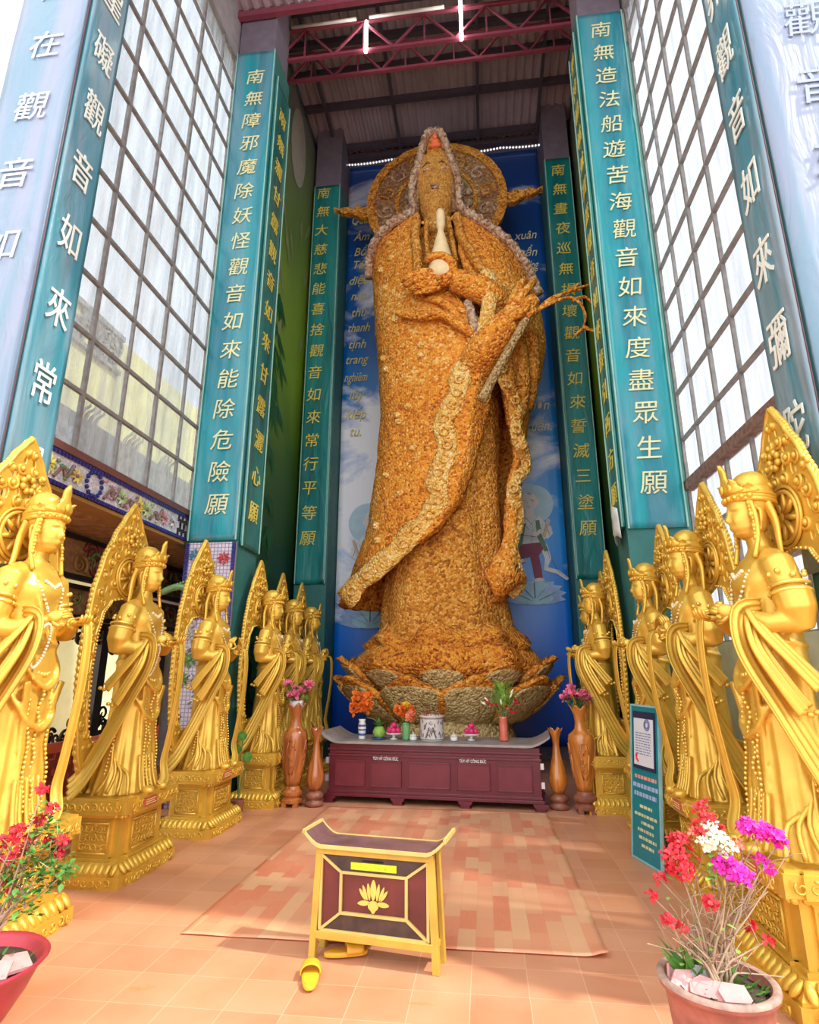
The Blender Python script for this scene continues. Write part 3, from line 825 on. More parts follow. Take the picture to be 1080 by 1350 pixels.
def relief_board(x, y0, y1, z0, z1, label, seed):
    rnd = random.Random(seed)
    t = tag(empty('carved_relief_board', (x, y0, z0)), label, 'carved board', 'carved boards in the side hall')
    b = MB(); b.box(-.06, 0, 0, 0, y1 - y0, z1 - z0); b.build('board', CARVE, t)
    b = MB(); W, H = y1 - y0, z1 - z0
    for (a, c) in (((0, 0), (W, .06)), ((0, H - .06), (W, H)), ((0, 0), (.06, H)), ((W - .06, 0), (W, H))): b.box(-.01, a[0], a[1], .05, c[0], c[1])
    b.build('frame', WOODK, t)
    for mt in (SCR_R, SCR_G, SCR_O):
        b = MB()
        for k in range(int(W * 3)): scroll(b, (rnd.uniform(.15, W - .15), rnd.uniform(.14, H - .14)), rnd.uniform(.07, .18), rnd.uniform(1., 1.7), rnd.uniform(0, 6), .02, .03, rnd.choice((-1, 1)))
        tag(b.build('scroll_relief', mt, t, smooth=True), kind='stuff')
relief_board(-5.2, 5.0, 10.4, 2.74, 3.30, 'carved board with maroon and green scrolls, upper one of the side hall', 1)
relief_board(-5.5, 5.0, 10.4, 2.28, 2.74, 'carved board with dark scrolls, just below the upper board in the side hall', 2)
# carved openwork partition with a bright opening
t = tag(empty('carved_partition', (-5.9, 5.0, 0)), 'black carved openwork partition below the relief boards with bright openings', 'partition')
b = MB(); b.box(-.05, 0, 0, .05, 5.4, .55); b.box(-.05, 0, 2.2, .05, 5.4, 2.4)
for y in (0, 1.9, 3.6, 5.3): b.box(-.06, y - .09, 0, .06, y + .09, 2.4)
b.build('frame', WOODK, t)
rnd = random.Random(5); b = MB()
for k in range(120): scroll(b, (rnd.uniform(.05, 5.3), rnd.uniform(.5, .98)), rnd.uniform(.05, .13), 1.3, rnd.uniform(0, 6), 0, .025, rnd.choice((-1, 1)))
for k in range(46): scroll(b, (rnd.uniform(.05, 5.3), rnd.uniform(1.95, 2.25)), rnd.uniform(.06, .14), 1.3, rnd.uniform(0, 6), 0, .03, rnd.choice((-1, 1)))
for k in range(60): scroll(b, (rnd.uniform(.05, 5.3), rnd.uniform(.05, .55)), rnd.uniform(.06, .12), 1.3, rnd.uniform(0, 6), .06, .025, rnd.choice((-1, 1)))
tag(b.build('scroll_openwork', WOODK, t, smooth=True), kind='stuff')
# red fretwork screen by the pillar
t = tag(empty('fretwork_screen', (-4.05, 5.2, 0)), 'low dark red fretwork screen between the gold statues and the side hall', 'screen')
b = MB(); b.box(-.02, 0, 0, .02, 2.0, .08); b.box(-.02, 0, .86, .02, 2.0, .95)
for k in range(3): b.box(-.03, k * .96, 0, .03, k * .96 + .07, .95)
b.build('frame', PLAQUE, t)
b = MB(); b.box(-.012, .0, .0, -.004, 2.0, .9); b.build('back_panel', SCR_R, t)
b = MB()
for i in range(26):
    for j in range(11):
        if (i * 3 + j * 5) % 4 < 3: b.box(-.004, .06 + i * .074, .1 + j * .07, .014, .06 + i * .074 + (.06 if (i + j) % 2 else .014), .1 + j * .07 + (.014 if (i + j) % 2 else .06))
tag(b.build('fret_pattern', PLAQUE, t), kind='stuff')

# ------------------------------------------------------------------ temple building outside the window
YELLOW = plain('pale_yellow_render', (.80, .74, .36), .8, var=.10, scale=1.2, bump=.01)
t = tag(empty('temple_building', (-10.5, 6.0, 0)), 'pale yellow temple building with mosaic roof ridge seen through the grid window', 'building')
b = MB(); b.box(-.4, -4, 0, 0, 20, 11.17); b.build('wall', YELLOW, t)
RIDGE = plain('grey_mosaic_ridge', (.30, .29, .25), .7, var=.4, scale=7)
b = MB(); b.box(.75, -4, 6.3, .95, 20, 7.6); b.build('roof_ridge', RIDGE, t)
b = MB(); b.add([(.1, -4, 6.5), (.1, 20, 6.5), (2.2, 20, 5.4), (2.2, -4, 5.4), (.1, -4, 6.4), (.1, 20, 6.4), (2.2, 20, 5.3), (2.2, -4, 5.3)], [(0, 1, 2, 3), (7, 6, 5, 4), (3, 2, 6, 7), (0, 3, 7, 4), (2, 1, 5, 6)])
b.build('roof', plain('brown_tile_roof', (.20, .13, .10), .8, var=.3, scale=8), t)
rnd = random.Random(4)
for y in (1.2, 2.6, 4.2, 6, 7.8, 9.6, 11.5):
    b = MB()
    for k in range(4):
        yy = y + k * .18; b.tube(spline([(.85, yy, 7.58), (.85, yy + .12, 7.85), (.85, yy + .32, 8.05), (.85, yy + .3, 8.25)], 4), [.05] * 4 + [.035] * 5 + [.01] * 4, 6)
    b.build('ridge_ornament', RIDGE, t, smooth=True)
for y, col in ((2.7, C_YEL), (3.4, C_TEA), (4.3, C_PNK), (2.2, C_RED), (5.4, C_WHT)):
    a = MB(); c = MB(); flower_relief(a, c, (.96, y, 6.95), .4, 9, AX); f = a.build('flower_relief', col, t); c.build('flower_centre', C_BRN, f, smooth=True)
b = MB(); rnd = random.Random(9)
b.box(0, 1.5, 10.0, .12, 8.3, 10.12); b.box(0, 1.5, 11.1, .12, 8.3, 11.25)
for k in range(90): scroll(b, (rnd.uniform(1.5, 8.2), rnd.uniform(10.15, 11.1)), rnd.uniform(.12, .28), 1.2, rnd.uniform(0, 6), .06, .05, rnd.choice((-1, 1)))
b.build('balcony_lattice', RIDGE, t)

# ------------------------------------------------------------------ giant statue covered with dried flowers
G = tag(empty('flower_statue', (-.65, 10.2, 0)), 'giant standing robed statue covered in orange dried flowers on a lotus base', 'statue')
def rough(mb, amp=.02, sc=9.):
    """ragged flower surface"""
    mb.v = [tuple(Vector(p) + noise.noise_vector(Vector(p) * sc) * amp) for p in mb.v]
    return mb
# lotus base -------------------------------------------------------
b = MB(); b.lathe([(1.45, 0), (1.45, .12), (1.3, .2), (1.12, .45), (1.1, .6), (1.06, .75), (1.0, .95), (.95, 1.2), (1.0, 1.6), (.9, 1.7)], n=56)
rough(b, .02); b.build('lotus_stem', SEED, G, smooth=True)
def petal(ang, r0, r1, z0, z1, W, sy, name='petal'):
    ca, sa = cos(ang), sin(ang)
    def P(u, v, off):
        wd = W * (0.62 + .9 * v - .62 * v * v) * (1 - max(0, (v - .72) / .28) ** 2 * .55)
        x = u * wd
        r = r0 + (r1 - r0) * v ** .72 - .20 * (u * u) * (1 - .6 * v) + off * .9 + .05 * max(0, v - .8) * 5 * (1 - u * u)
        z = z0 + (z1 - z0) * v ** 1.12 - off * .25 - .09 * u * u * v
        px, py = r * ca - x * sa, r * sa + x * ca
        return (px, py * sy, z)
    b = MB(); b.slab(lambda u, v, sd: P(u * 2 - 1, v, .0 if sd == 0 else -.11), 14, 12)
    rough(b, .022); o = b.build(name, FLOWER, G, smooth=True)
    c = MB(); c.slab(lambda u, v, sd: P((u * 2 - 1) * (.82 + .05 * sin(v * 9)), .04 + v * .80, .035 if sd == 0 else -.03), 12, 10)
    rough(c, .016); c.build('petal_centre', SEED, o, smooth=True)
for k in range(10):
    a = radians(-90 + 18 + 36 * k)
    back = sin(a) > .35
    petal(a, 1.10, lerp(1.72, 1.93, abs(cos(a))) if not back else 1.6, .80, 1.52, .56, .82)
for k in range(10):
    a = radians(-90 + 36 * k)
    back = sin(a) > .35
    petal(a, 1.2, lerp(1.58, 1.86, abs(cos(a))) if not back else 1.5, 1.22, 1.82 - (.10 if abs(cos(a)) < .7 else 0), .40, .82)
# rippled hem on top of the lotus
b = MB(); rings = []
for (z, r) in ((1.45, 1.30), (1.62, 1.52), (1.78, 1.56), (1.92, 1.44), (2.0, 1.32), (2.08, 1.40), (2.16, 1.28), (2.3, 1.12)):
    R = []
    for i in range(110):
        a = 2 * pi * i / 110
        q = r + .05 * sin(9 * a + z * 2) + .05 * noise.noise(Vector((cos(a) * 3, sin(a) * 3, z * 2)))
        R.append((.02 + q * cos(a), q * .80 * sin(a), z + .07 * sin(7 * a + 1) * (1 if z > 1.7 else .4)))
    rings.append(R)
b.loft(rings); rough(b, .025); b.build('robe_hem', FLOWER, G, smooth=True)

# inner robe -------------------------------------------------------
TI = [(2.0, .04, 1.34, .98), (2.35, .0, 1.10, .86), (2.9, -.02, 1.02, .82), (4.0, .0, .98, .80), (5.5, .05, .98, .80), (7.0, .10, 1.05, .84), (8.3, .0, 1.0, .80), (9.3, -.05, .92, .66), (10.0, -.06, .70, .48), (10.4, -.06, .40, .36)]
b = MB(); rings = []
for j in range(90):
    z = 2.0 + 8.4 * j / 89; cx, a_, b_ = interp(TI, z); R = []
    for i in range(96):
        t = 2 * pi * i / 96
        fold = .035 * sin(6 * t + .9 * z + 2 * noise.noise(Vector((cos(t) * 2, sin(t) * 2, z * .5)))) + .05 * noise.noise(Vector((cos(t) * 3, z * .9, sin(t) * 2)))
        # hollow folds between the knees
        if z < 7.5: fold -= .05 * exp(-((cos(t) - .1 - .04 * z) / .12) ** 2) * (1 if sin(t) < 0 else 0)
        R.append((cx + (a_ + fold) * cos(t), (b_ + fold) * sin(t), z))
    rings.append(R)
b.loft(rings); rough(b, .02); b.build('inner_robe', FLOWER_IN, G, smooth=True)
# cape -------------------------------------------------------------
TO = [(2.70, -1.88, 1.02), (3.1, -1.70, 1.28), (4.2, -1.36, 1.30), (5.4, -1.22, 1.50), (6.2, -1.17, 1.60), (7.2, -1.22, 1.92), (7.6, -1.26, 2.0), (8.2, -1.31, 1.96), (9.0, -1.36, 1.80), (9.6, -1.40, 1.60), (10.0, -1.38, 1.30), (10.25, -1.25, 1.02), (10.5, -.95, .74), (10.75, -.72, .60), (10.95, -.60, .54)]
TL = [(2.62, -1.62), (2.9, -1.31), (3.26, -.94), (3.63, -.5), (3.93, -.13), (4.45, .04), (5.1, .16), (5.66, .20), (6.08, .30), (6.5, .5), (7.15, .74), (7.5, .85), (8.2, .35), (8.6, -.2), (9.1, -.35), (10.0, -.42), (11, -.42)]
TR = [(2.7, .85), (3.0, 1.12), (3.4, 1.08), (3.9, 1.12), (4.7, 1.2), (5.2, 1.34), (5.5, 1.30), (6.1, 1.20), (6.8, 1.08), (7.3, 1.0), (7.9, .9), (8.6, .55), (9.2, .42), (10, .42), (11, .42)]
DEP = [(2.7, 1.0), (4.5, 1.0), (6.5, 1.02), (8, 1.06), (9.2, .98), (10, .82), (10.5, .66), (11, .55)]
def cape_pt(z, al, off=0.):
    L, R_ = interp(TO, z); dp = interp(DEP, z)[0]
    cx, a_ = (L + R_) / 2, (R_ - L) / 2
    s_, c_ = sin(al), cos(al)
    f = .05 * noise.noise(Vector((c_ * 2.2, z * .55, s_ * 2))) + .025 * sin(5 * al + 1.1 * z)
    f *= min(1, (11.2 - z) / 2)
    sy = (1 if s_ > 0 else -1) * abs(s_) ** .8
    return Vector((cx + (a_ + f * .3 + off) * c_, -(dp + f + off) * sy, z))
def al_at(z, x):
    L, R_ = interp(TO, z); q = (x - (L + R_) / 2) / ((R_ - L) / 2)
    return math.acos(max(-.985, min(.985, q)))
b = MB()
def cape(u, v, sd):
    z = lerp(2.70, 10.95, v)
    aL = al_at(z, interp(TL, z)[0]); aR = al_at(z, interp(TR, z)[0])
    al = lerp(aL, 2 * pi + aR, u)
    return cape_pt(z, al, 0 if sd == 0 else -.10)
b.slab(cape, 120, 120); rough(b, .022); b.build('cape', FLOWER, G, smooth=True)
# scrolled trims along the cape edges
def trim(tab, z0, z1, n, wd, side, name, amp=.05):
    b = MB(); pts = []
    for k in range(n + 1):
        z = lerp(z0, z1, k / n); al = al_at(z, interp(tab, z)[0] + side * wd * .35 + side * amp * sin(k * .55))
        pts.append(cape_pt(z, al, .05))
    b.tube(pts, [wd * (.95 + .10 * sin(k * 1.1)) for k in range(n + 1)], 10, flat=.26, up=(0, -1, .2))
    rough(b, .03, 7.)
    for k in range(2, n - 1, 3):
        c = pts[k]
        ring = [c + Vector((.07 * cos(a), -.055, .07 * sin(a))) for a in [2 * pi * i / 10 for i in range(11)]]
        b.tube(ring, .024, 6)
    return b.build(name, TRIM, G, smooth=True)
trim(TL, 2.72, 7.45, 60, .20, -1, 'cape_trim')
trim(TR, 2.85, 7.2, 50, .13, 1, 'cape_trim')
# zigzag fold of the front panel between the trims
b = MB()
PR = [(3.6, -.30), (3.9, .06), (4.4, .40), (5.0, .60), (5.6, .76), (6.0, .86), (6.6, .96), (7.35, 1.12)]
def panel(u, v, sd):
    z = lerp(3.6, 7.35, v); xl = interp(TL, z)[0] - .05; xr = max(xl + .02, interp(PR, z)[0])
    x = lerp(xl, xr, u); c = cape_pt(z, al_at(z, x), 0)
    return c + Vector((0, -.02 - .10 * sin(u * pi) + .05 * sin(u * 9 + z) * u + (.0 if sd == 0 else .09), 0))
b.slab(panel, 16, 50); rough(b, .022); b.build('fold_panel', FLOWER, G, smooth=True)
# folds of the sleeve that falls from the raised arm
for (x0, x1, z0, z1, r) in ((1.18, 1.30, 7.5, 5.6, .13), (1.5, 1.45, 7.4, 5.9, .15), (1.75, 1.62, 7.5, 6.2, .14)):
    b = MB(); P = [cape_pt(lerp(z0, z1, t), al_at(lerp(z0, z1, t), lerp(x0, x1, t)), .0) for t in [i / 14 for i in range(15)]]
    b.tube(P, [r * (1 - .6 * abs(2 * i / 14 - 1)) for i in range(15)], 10); rough(b, .025); b.build('sleeve_fold', FLOWER_IN, G, smooth=True)
b = MB(); P = spline([(1.20, -.50, 4.3), (1.16, -.56, 3.8), (1.06, -.60, 3.4), (.98, -.60, 3.1), (.86, -.56, 2.78)], 6); b.tube(P, [.06 + .28 * (i / 24) ** 1.2 if i < 19 else .27 - .05 * (i - 19) for i in range(25)], 16, flat=.75, up=(0, -1, 0)); b.tube(spline([(.9, -.6, 3.0), (1.15, -.55, 3.06), (1.36, -.45, 3.10)], 5), [.26 - .022 * i for i in range(11)], 12); rough(b, .05, 4.); b.build('hem_corner', FLOWER, G, smooth=True)
# hood, head, crown --------------------------------------------------
TH = [(10.6, .60, .50), (10.9, .58, .50), (11.4, .54, .48), (11.85, .42, .43), (12.25, .31, .36), (12.5, .22, .28), (12.6, .12, .16)]
b = MB()
def hood(u, v, sd):
    z = lerp(10.4, 12.6, v); a_, d_ = interp(TH, z); al = lerp(radians(125), radians(415), u); q = -.04 * sd
    return (-.04 + (a_ + q) * cos(al), -.22 - (d_ + q) * sin(al), z)
b.slab(hood, 40, 34); rough(b, .018); b.build('hood', HALO, G, smooth=True)
onc = lambda z, x: tuple(cape_pt(z, al_at(z, x), .07))
for side, P in ((0, [(-.06, -.50, 12.53), (-.20, -.52, 12.44), (-.30, -.55, 12.1), (-.39, -.60, 11.6), (-.49, -.62, 11.2), (-.51, -.62, 10.8), (-.49, -.66, 10.45), onc(10.22, -.78), onc(10.08, -1.05), onc(9.9, -1.24), onc(9.6, -1.37), onc(9.3, -1.38)]),
                (1, [(-.06, -.50, 12.53), (.10, -.52, 12.44), (.21, -.55, 12.1), (.31, -.60, 11.6), (.43, -.62, 11.2), (.45, -.62, 10.8), (.46, -.66, 10.45), onc(10.15, .66), onc(9.85, .95), onc(9.5, 1.28), onc(9.2, 1.52), onc(8.9, 1.72), onc(8.55, 1.85)])):
    P = spline(P, 6); b = MB(); b.tube(P, [.10] * len(P), 10, flat=.8); rough(b, .03, 8.)
    for k in range(3, len(P) - 2, 3): b.ball(P[k] + Vector((0, -.07, .02)), (.07, .06, .07), 8, 6)
    b.build('hood_trim', HOODTRIM, G, smooth=True)
hd = MB()
rings = []
for j in range(30):
    t = j / 29; z = lerp(10.05, 12.2, t)
    a_, d_, cy = interp([(10.05, .30, .28, -.28), (10.28, .27, .26, -.30), (10.42, .27, .32, -.33), (10.6, .36, .40, -.34), (10.9, .42, .43, -.34), (11.35, .445, .43, -.34), (11.75, .39, .40, -.32), (12.05, .26, .30, -.28), (12.2, .08, .1, -.26)], z)
    R = []
    for i in range(40):
        a = 2 * pi * i / 40; f = 0
        x = a_ * cos(a); y = d_ * sin(a)
        if sin(a) < 0:
            xx = x + .0
            f -= .09 * exp(-(xx / .05) ** 2) * exp(-((z - 11.10) / .12) ** 2) + .05 * exp(-(xx / .045) ** 2) * exp(-((z - 11.30) / .18) ** 2)   # nose
            f -= .045 * exp(-(xx / .11) ** 2) * exp(-((z - 10.88) / .035) ** 2) + .04 * exp(-(xx / .08) ** 2) * exp(-((z - 10.80) / .03) ** 2)   # lips
            for s in (-1, 1):
                f += .045 * exp(-((xx - s * .15) / .08) ** 2) * exp(-((z - 11.36) / .05) ** 2)
                f -= .03 * exp(-((xx - s * .16) / .10) ** 2) * exp(-((z - 11.48) / .03) ** 2)
            f -= .04 * exp(-(xx / .12) ** 2) * exp(-((z - 10.56) / .08) ** 2)
        R.append((-.03 + x, cy + y + f, z))
    rings.append(R)
hd.loft(rings); rough(hd, .006, 12.); head = hd.build('head', FACE, G, smooth=True)
for s in (-1, 1):
    b = MB(); b.ball((-.03 + s * .15, -.71, 11.36), (.09, .05, .034), 12, 8); e = b.build('eye', HOODTRIM, head, smooth=True)
    b = MB(); b.tube([(-.03 + s * .06, -.745, 11.47), (-.03 + s * .15, -.75, 11.53), (-.03 + s * .25, -.68, 11.47)], .018, 6); b.build('eyebrow', HALO, head, smooth=True)
b = MB(); b.ball((-.03, -.81, 10.89), (.10, .03, .03), 12, 8); b.ball((-.03, -.805, 10.83), (.075, .03, .026), 12, 8); b.build('mouth', HOODTRIM, head, smooth=True)
cr = MB()
for k in range(9):
    a = radians(-150 + 15 * k) ; cr.ball((-.04 + .34 * cos(a + radians(0)), -.30 + .33 * sin(a), 11.84), (.06, .05, .06), 8, 6)
cr.tube([(-.3, -.42, 11.82), (-.17, -.60, 11.87), (-.03, -.66, 11.89), (.12, -.60, 11.87), (.24, -.42, 11.82)], .05, 8)
rough(cr, .012); cr.build('crown_band', FLOWER_IN, G, smooth=True)
b = MB(); b.ball((-.03, -.56, 12.22), (.10, .06, .09), 12, 8); b.ball((-.03, -.56, 12.36), (.055, .05, .07), 10, 8); b.ball((-.03, -.56, 12.13), (.13, .07, .05), 12, 8)
b.build('crown_figure', plain('coral_figurine', (.85, .17, .05), .5), G, smooth=True)
b = MB(); b.ball((-.03, -.46, 12.25), (.20, .05, .30), 14, 10); rough(b, .01); b.build('crown_niche', FLOWER_IN, G, smooth=True)
# halo -------------------------------------------------------------
b = MB(); HC = (-.10, .62, 11.78); HR = 1.56
def disc(r0, r1, y0, y1, n=80):
    m = MB(); rings = []
    for (r, y) in ((r0, y0), (r1, y0), (r1, y1), (r0, y1)): rings.append([(HC[0] + r * cos(2 * pi * i / n), HC[1] + y, HC[2] + r * sin(2 * pi * i / n)) for i in range(n)])
    m.loft(rings + [rings[0]], cap=False); return m
d = disc(.02, HR, -.07, .09); rough(d, .02); hal = d.build('halo_disc', HALO, G, smooth=False)
d = disc(HR - .16, HR + .02, -.13, -.07); rough(d, .02); d.build('halo_rim', FLOWER_IN, hal)
d = disc(.84, .93, -.11, -.07); rough(d, .015); d.build('halo_ring', FLOWER_IN, hal)
for k in range(14):
    a = radians(360 * k / 14 + 8); b = MB()
    c = Vector((HC[0] + 1.15 * cos(a), HC[1] - .08, HC[2] + 1.15 * sin(a)))
    pts = [c + Vector((.20 * q * cos(a + g), 0, .20 * q * sin(a + g))) for g, q in [(i * .55, 1 - i * .065) for i in range(14)]]
    b.tube(pts, .03, 6); rough(b, .015); b.build('halo_scroll', HOODTRIM if k % 2 else FLOWER_IN, hal, smooth=True)
for (x, z) in ((-.72, 11.62), (-.72, 11.32), (.62, 11.62), (.62, 11.32), (-.72, 11.92), (.62, 11.92)):
    b = MB(); b.ball((x, HC[1] - .10, z), (.10, .06, .10), 12, 8); b.build('halo_stud', HOODTRIM, hal, smooth=True)
for s, tz in ((-1, .02), (1, .05)):
    b = MB(); n = 16; top = []; bot = []
    for i in range(n + 1):
        t = i / n; x = lerp(1.35, 2.36, t)
        top.append((HC[0] + s * x, HC[2] - .20 + .22 * t + tz + (.17 * (1 - t) + .07 * abs(sin(t * 11)))))
        bot.append((HC[0] + s * x, HC[2] - .20 + .26 * t + tz - (.15 * (1 - t) + .06 * abs(sin(t * 9 + 1)))))
    b.prism(top + bot[::-1], lambda x, z, d: (x, HC[1] + d, z), -.07, .07)
    rough(b, .012); b.build('halo_flame', FLOWER_IN, G)
# vase, arms, hands ----------------------------------------------------
b = MB(); b.lathe([(.16, 8.36), (.22, 8.40), (.24, 8.5), (.235, 8.66), (.17, 8.98), (.085, 9.32), (.055, 9.44), (.065, 9.52), (.085, 9.56), (.085, 9.84), (.055, 9.92)], (.10, -1.20, 0), 24)
b.build('held_vase', CREAM, G, smooth=True)
def fing(mb, pts, r0, r1):
    P = spline(pts, 4); mb.tube(P, [lerp(r0, r1, i / (len(P) - 1)) for i in range(len(P))], 10)
    mb.ball(P[-1], r1, 8, 6)
b = MB()
P = spline([(1.15, -.72, 8.05), (.95, -1.05, 8.12), (.6, -1.18, 8.26), (.3, -1.22, 8.36)], 5); b.tube(P, [.30 - .10 * i / (len(P) - 1) for i in range(len(P))], 14, flat=.95)
b.ball((.16, -1.24, 8.40), (.27, .15, .15), 14, 10)
fing(b, [(.0, -1.30, 8.45), (-.22, -1.36, 8.46), (-.45, -1.34, 8.42), (-.60, -1.28, 8.40)], .085, .055)
fing(b, [(.0, -1.30, 8.36), (-.2, -1.36, 8.34), (-.40, -1.34, 8.31), (-.54, -1.28, 8.29)], .085, .055)
fing(b, [(.02, -1.27, 8.28), (-.15, -1.33, 8.24), (-.32, -1.32, 8.21), (-.45, -1.27, 8.20)], .08, .05)
fing(b, [(.05, -1.22, 8.22), (-.1, -1.28, 8.17), (-.24, -1.28, 8.14), (-.35, -1.24, 8.13)], .07, .045)
fing(b, [(.30, -1.30, 8.46), (.30, -1.38, 8.60), (.16, -1.42, 8.70), (-.02, -1.42, 8.73), (-.14, -1.38, 8.70)], .095, .06)
rough(b, .014, 10.); b.build('vase_arm', FLOWER, G, smooth=True)
b = MB()
b.slab(lambda u, v, sd: (lerp(.78, 1.04, u) + .05 * sin(v * 5) - .03 * v, -1.22 - .07 * sin(u * pi) + (.0 if sd == 0 else .07), lerp(8.50, 7.10, v)), 8, 26)
rough(b, .02); b.build('sleeve_cuff', TRIM, G, smooth=True)
b = MB(); b.tube(spline([(.55, -.98, 8.05), (.62, -1.05, 7.7), (.70, -1.08, 7.35), (.76, -1.1, 7.1)], 6), .085, 8); rough(b, .02); b.build('bead_string', HOODTRIM, G, smooth=True)
for pts in ([(-.75, -.95, 7.95), (-.35, -1.10, 7.75), (.1, -1.18, 7.70), (.35, -1.18, 7.5), (.75, -1.15, 7.15)], [(-.30, -1.02, 8.2), (.1, -1.1, 8.0), (.35, -1.1, 7.7), (.6, -1.12, 7.3)]):
    P = spline(pts, 6); b = MB(); b.tube(P, [.05 + .035 * sin(pi * i / len(P)) for i in range(len(P))], 10); rough(b, .02); b.build('sleeve_fold', FLOWER, G, smooth=True)
for pts, r in (([(-.40, -.72, 10.2), (-.42, -.86, 9.7), (-.36, -1.0, 9.1), (-.34, -1.05, 8.5)], .13), ([(.40, -.72, 10.15), (.46, -.85, 9.6), (.62, -.98, 9.1), (.85, -1.02, 8.6)], .13), ([(-.2, -.70, 10.15), (-.2, -.82, 9.6), (-.14, -.95, 9.0)], .07), ([(.22, -.70, 10.15), (.28, -.82, 9.6), (.36, -.92, 9.0)], .07)):
    P = spline(pts, 6); b = MB(); b.tube(P, r, 10, flat=.7); rough(b, .02); b.build('lapel', FLOWER_IN, G, smooth=True)
b = MB()
for k in range(13):
    a = radians(180 + 15 * k); b.ball((-.03 + .34 * cos(a), -.62 - .14 * abs(sin(a)), 10.25 + .22 * sin(a)), .035, 7, 5)
b.build('collar_beads', TRIM, G, smooth=True)
for (x, z) in ((-.95, 9.75), (-1.12, 9.2), (-.9, 9.35), (-1.0, 8.7), (-.78, 7.9), (-.98, 7.0), (-.75, 6.0), (-.72, 5.86), (-.30, 7.25), (-.30, 7.05), (-1.03, 7.25), (-.95, 4.9), (-.45, 5.3), (-1.1, 4.0), (-1.05, 3.72), (-.55, 6.1), (-.68, 4.5)):
    p = cape_pt(z, al_at(z, x), .02); b = MB(); b.ball(p, (.07, .04, .06), 9, 7); rough(b, .012, 12); b.build('pale_blossom', TRIM, G, smooth=True)
for (x, z) in ((1.0, 7.95), (.15, 9.1), (.55, 9.3), (.9, 9.15), (.0, 4.6), (.1, 3.1)):
    pass
# raised forearm and hand with the branch
b = MB()
P = spline([(.72, -.95, 6.85), (.85, -1.2, 6.95), (1.05, -1.28, 7.15), (1.22, -1.30, 7.36)], 5); b.tube(P, [.36 - .12 * i / (len(P) - 1) for i in range(len(P))], 14)
b.ball((1.34, -1.30, 7.52), (.22, .14, .25), 14, 10, Matrix.Rotation(radians(35), 3, 'Y'))
fing(b, [(1.28, -1.34, 7.66), (1.38, -1.36, 7.86), (1.47, -1.33, 8.04), (1.53, -1.28, 8.20)], .09, .05)
fing(b, [(1.38, -1.36, 7.66), (1.50, -1.38, 7.84), (1.62, -1.35, 8.0), (1.72, -1.28, 8.16)], .09, .05)
fing(b, [(1.46, -1.34, 7.58), (1.60, -1.42, 7.70), (1.70, -1.48, 7.62), (1.62, -1.54, 7.48)], .085, .055)
fing(b, [(1.48, -1.32, 7.46), (1.62, -1.40, 7.52), (1.66, -1.50, 7.42), (1.56, -1.54, 7.32)], .08, .05)
fing(b, [(1.22, -1.36, 7.42), (1.34, -1.50, 7.36), (1.48, -1.56, 7.40), (1.58, -1.55, 7.50)], .09, .06)
rough(b, .014, 10.); b.build('raised_arm', FLOWER, G, smooth=True)
BARK = m_flower('pale_branch_bark', [(.0, (.20, .10, .03)), (.5, (.50, .32, .12)), (1., (.72, .56, .30))], 26.)
br = MB(); P = spline([(.73, -1.40, 5.88), (1.0, -1.42, 6.38), (1.27, -1.45, 6.85), (1.5, -1.46, 7.24), (1.68, -1.46, 7.44)], 6)
br.tube(P, [.085 - .02 * i / len(P) for i in range(len(P))], 10); rough(br, .012); bo = br.build('branch', BARK, G, smooth=True)
for pts in ([(1.66, -1.46, 7.42), (2.0, -1.44, 7.66), (2.3, -1.42, 7.82), (2.68, -1.4, 7.93)], [(1.66, -1.46, 7.42), (2.05, -1.48, 7.60), (2.35, -1.46, 7.62), (2.5, -1.44, 7.3), (2.4, -1.42, 7.0)], [(1.7, -1.46, 7.44), (2.0, -1.42, 7.72), (2.5, -1.38, 7.86)],
            [(2.3, -1.45, 7.6), (2.5, -1.44, 7.66), (2.62, -1.42, 7.55)], [(2.45, -1.43, 7.1), (2.6, -1.42, 7.02), (2.72, -1.4, 7.06)], [(2.42, -1.43, 7.05), (2.3, -1.42, 6.95)], [(2.3, -1.42, 7.82), (2.45, -1.4, 7.96)]):
    b = MB(); P = spline(pts, 6); b.tube(P, [.035 - .02 * i / len(P) for i in range(len(P))], 7); rough(b, .006, 14); b.build('twig', FLOWER, bo, smooth=True)

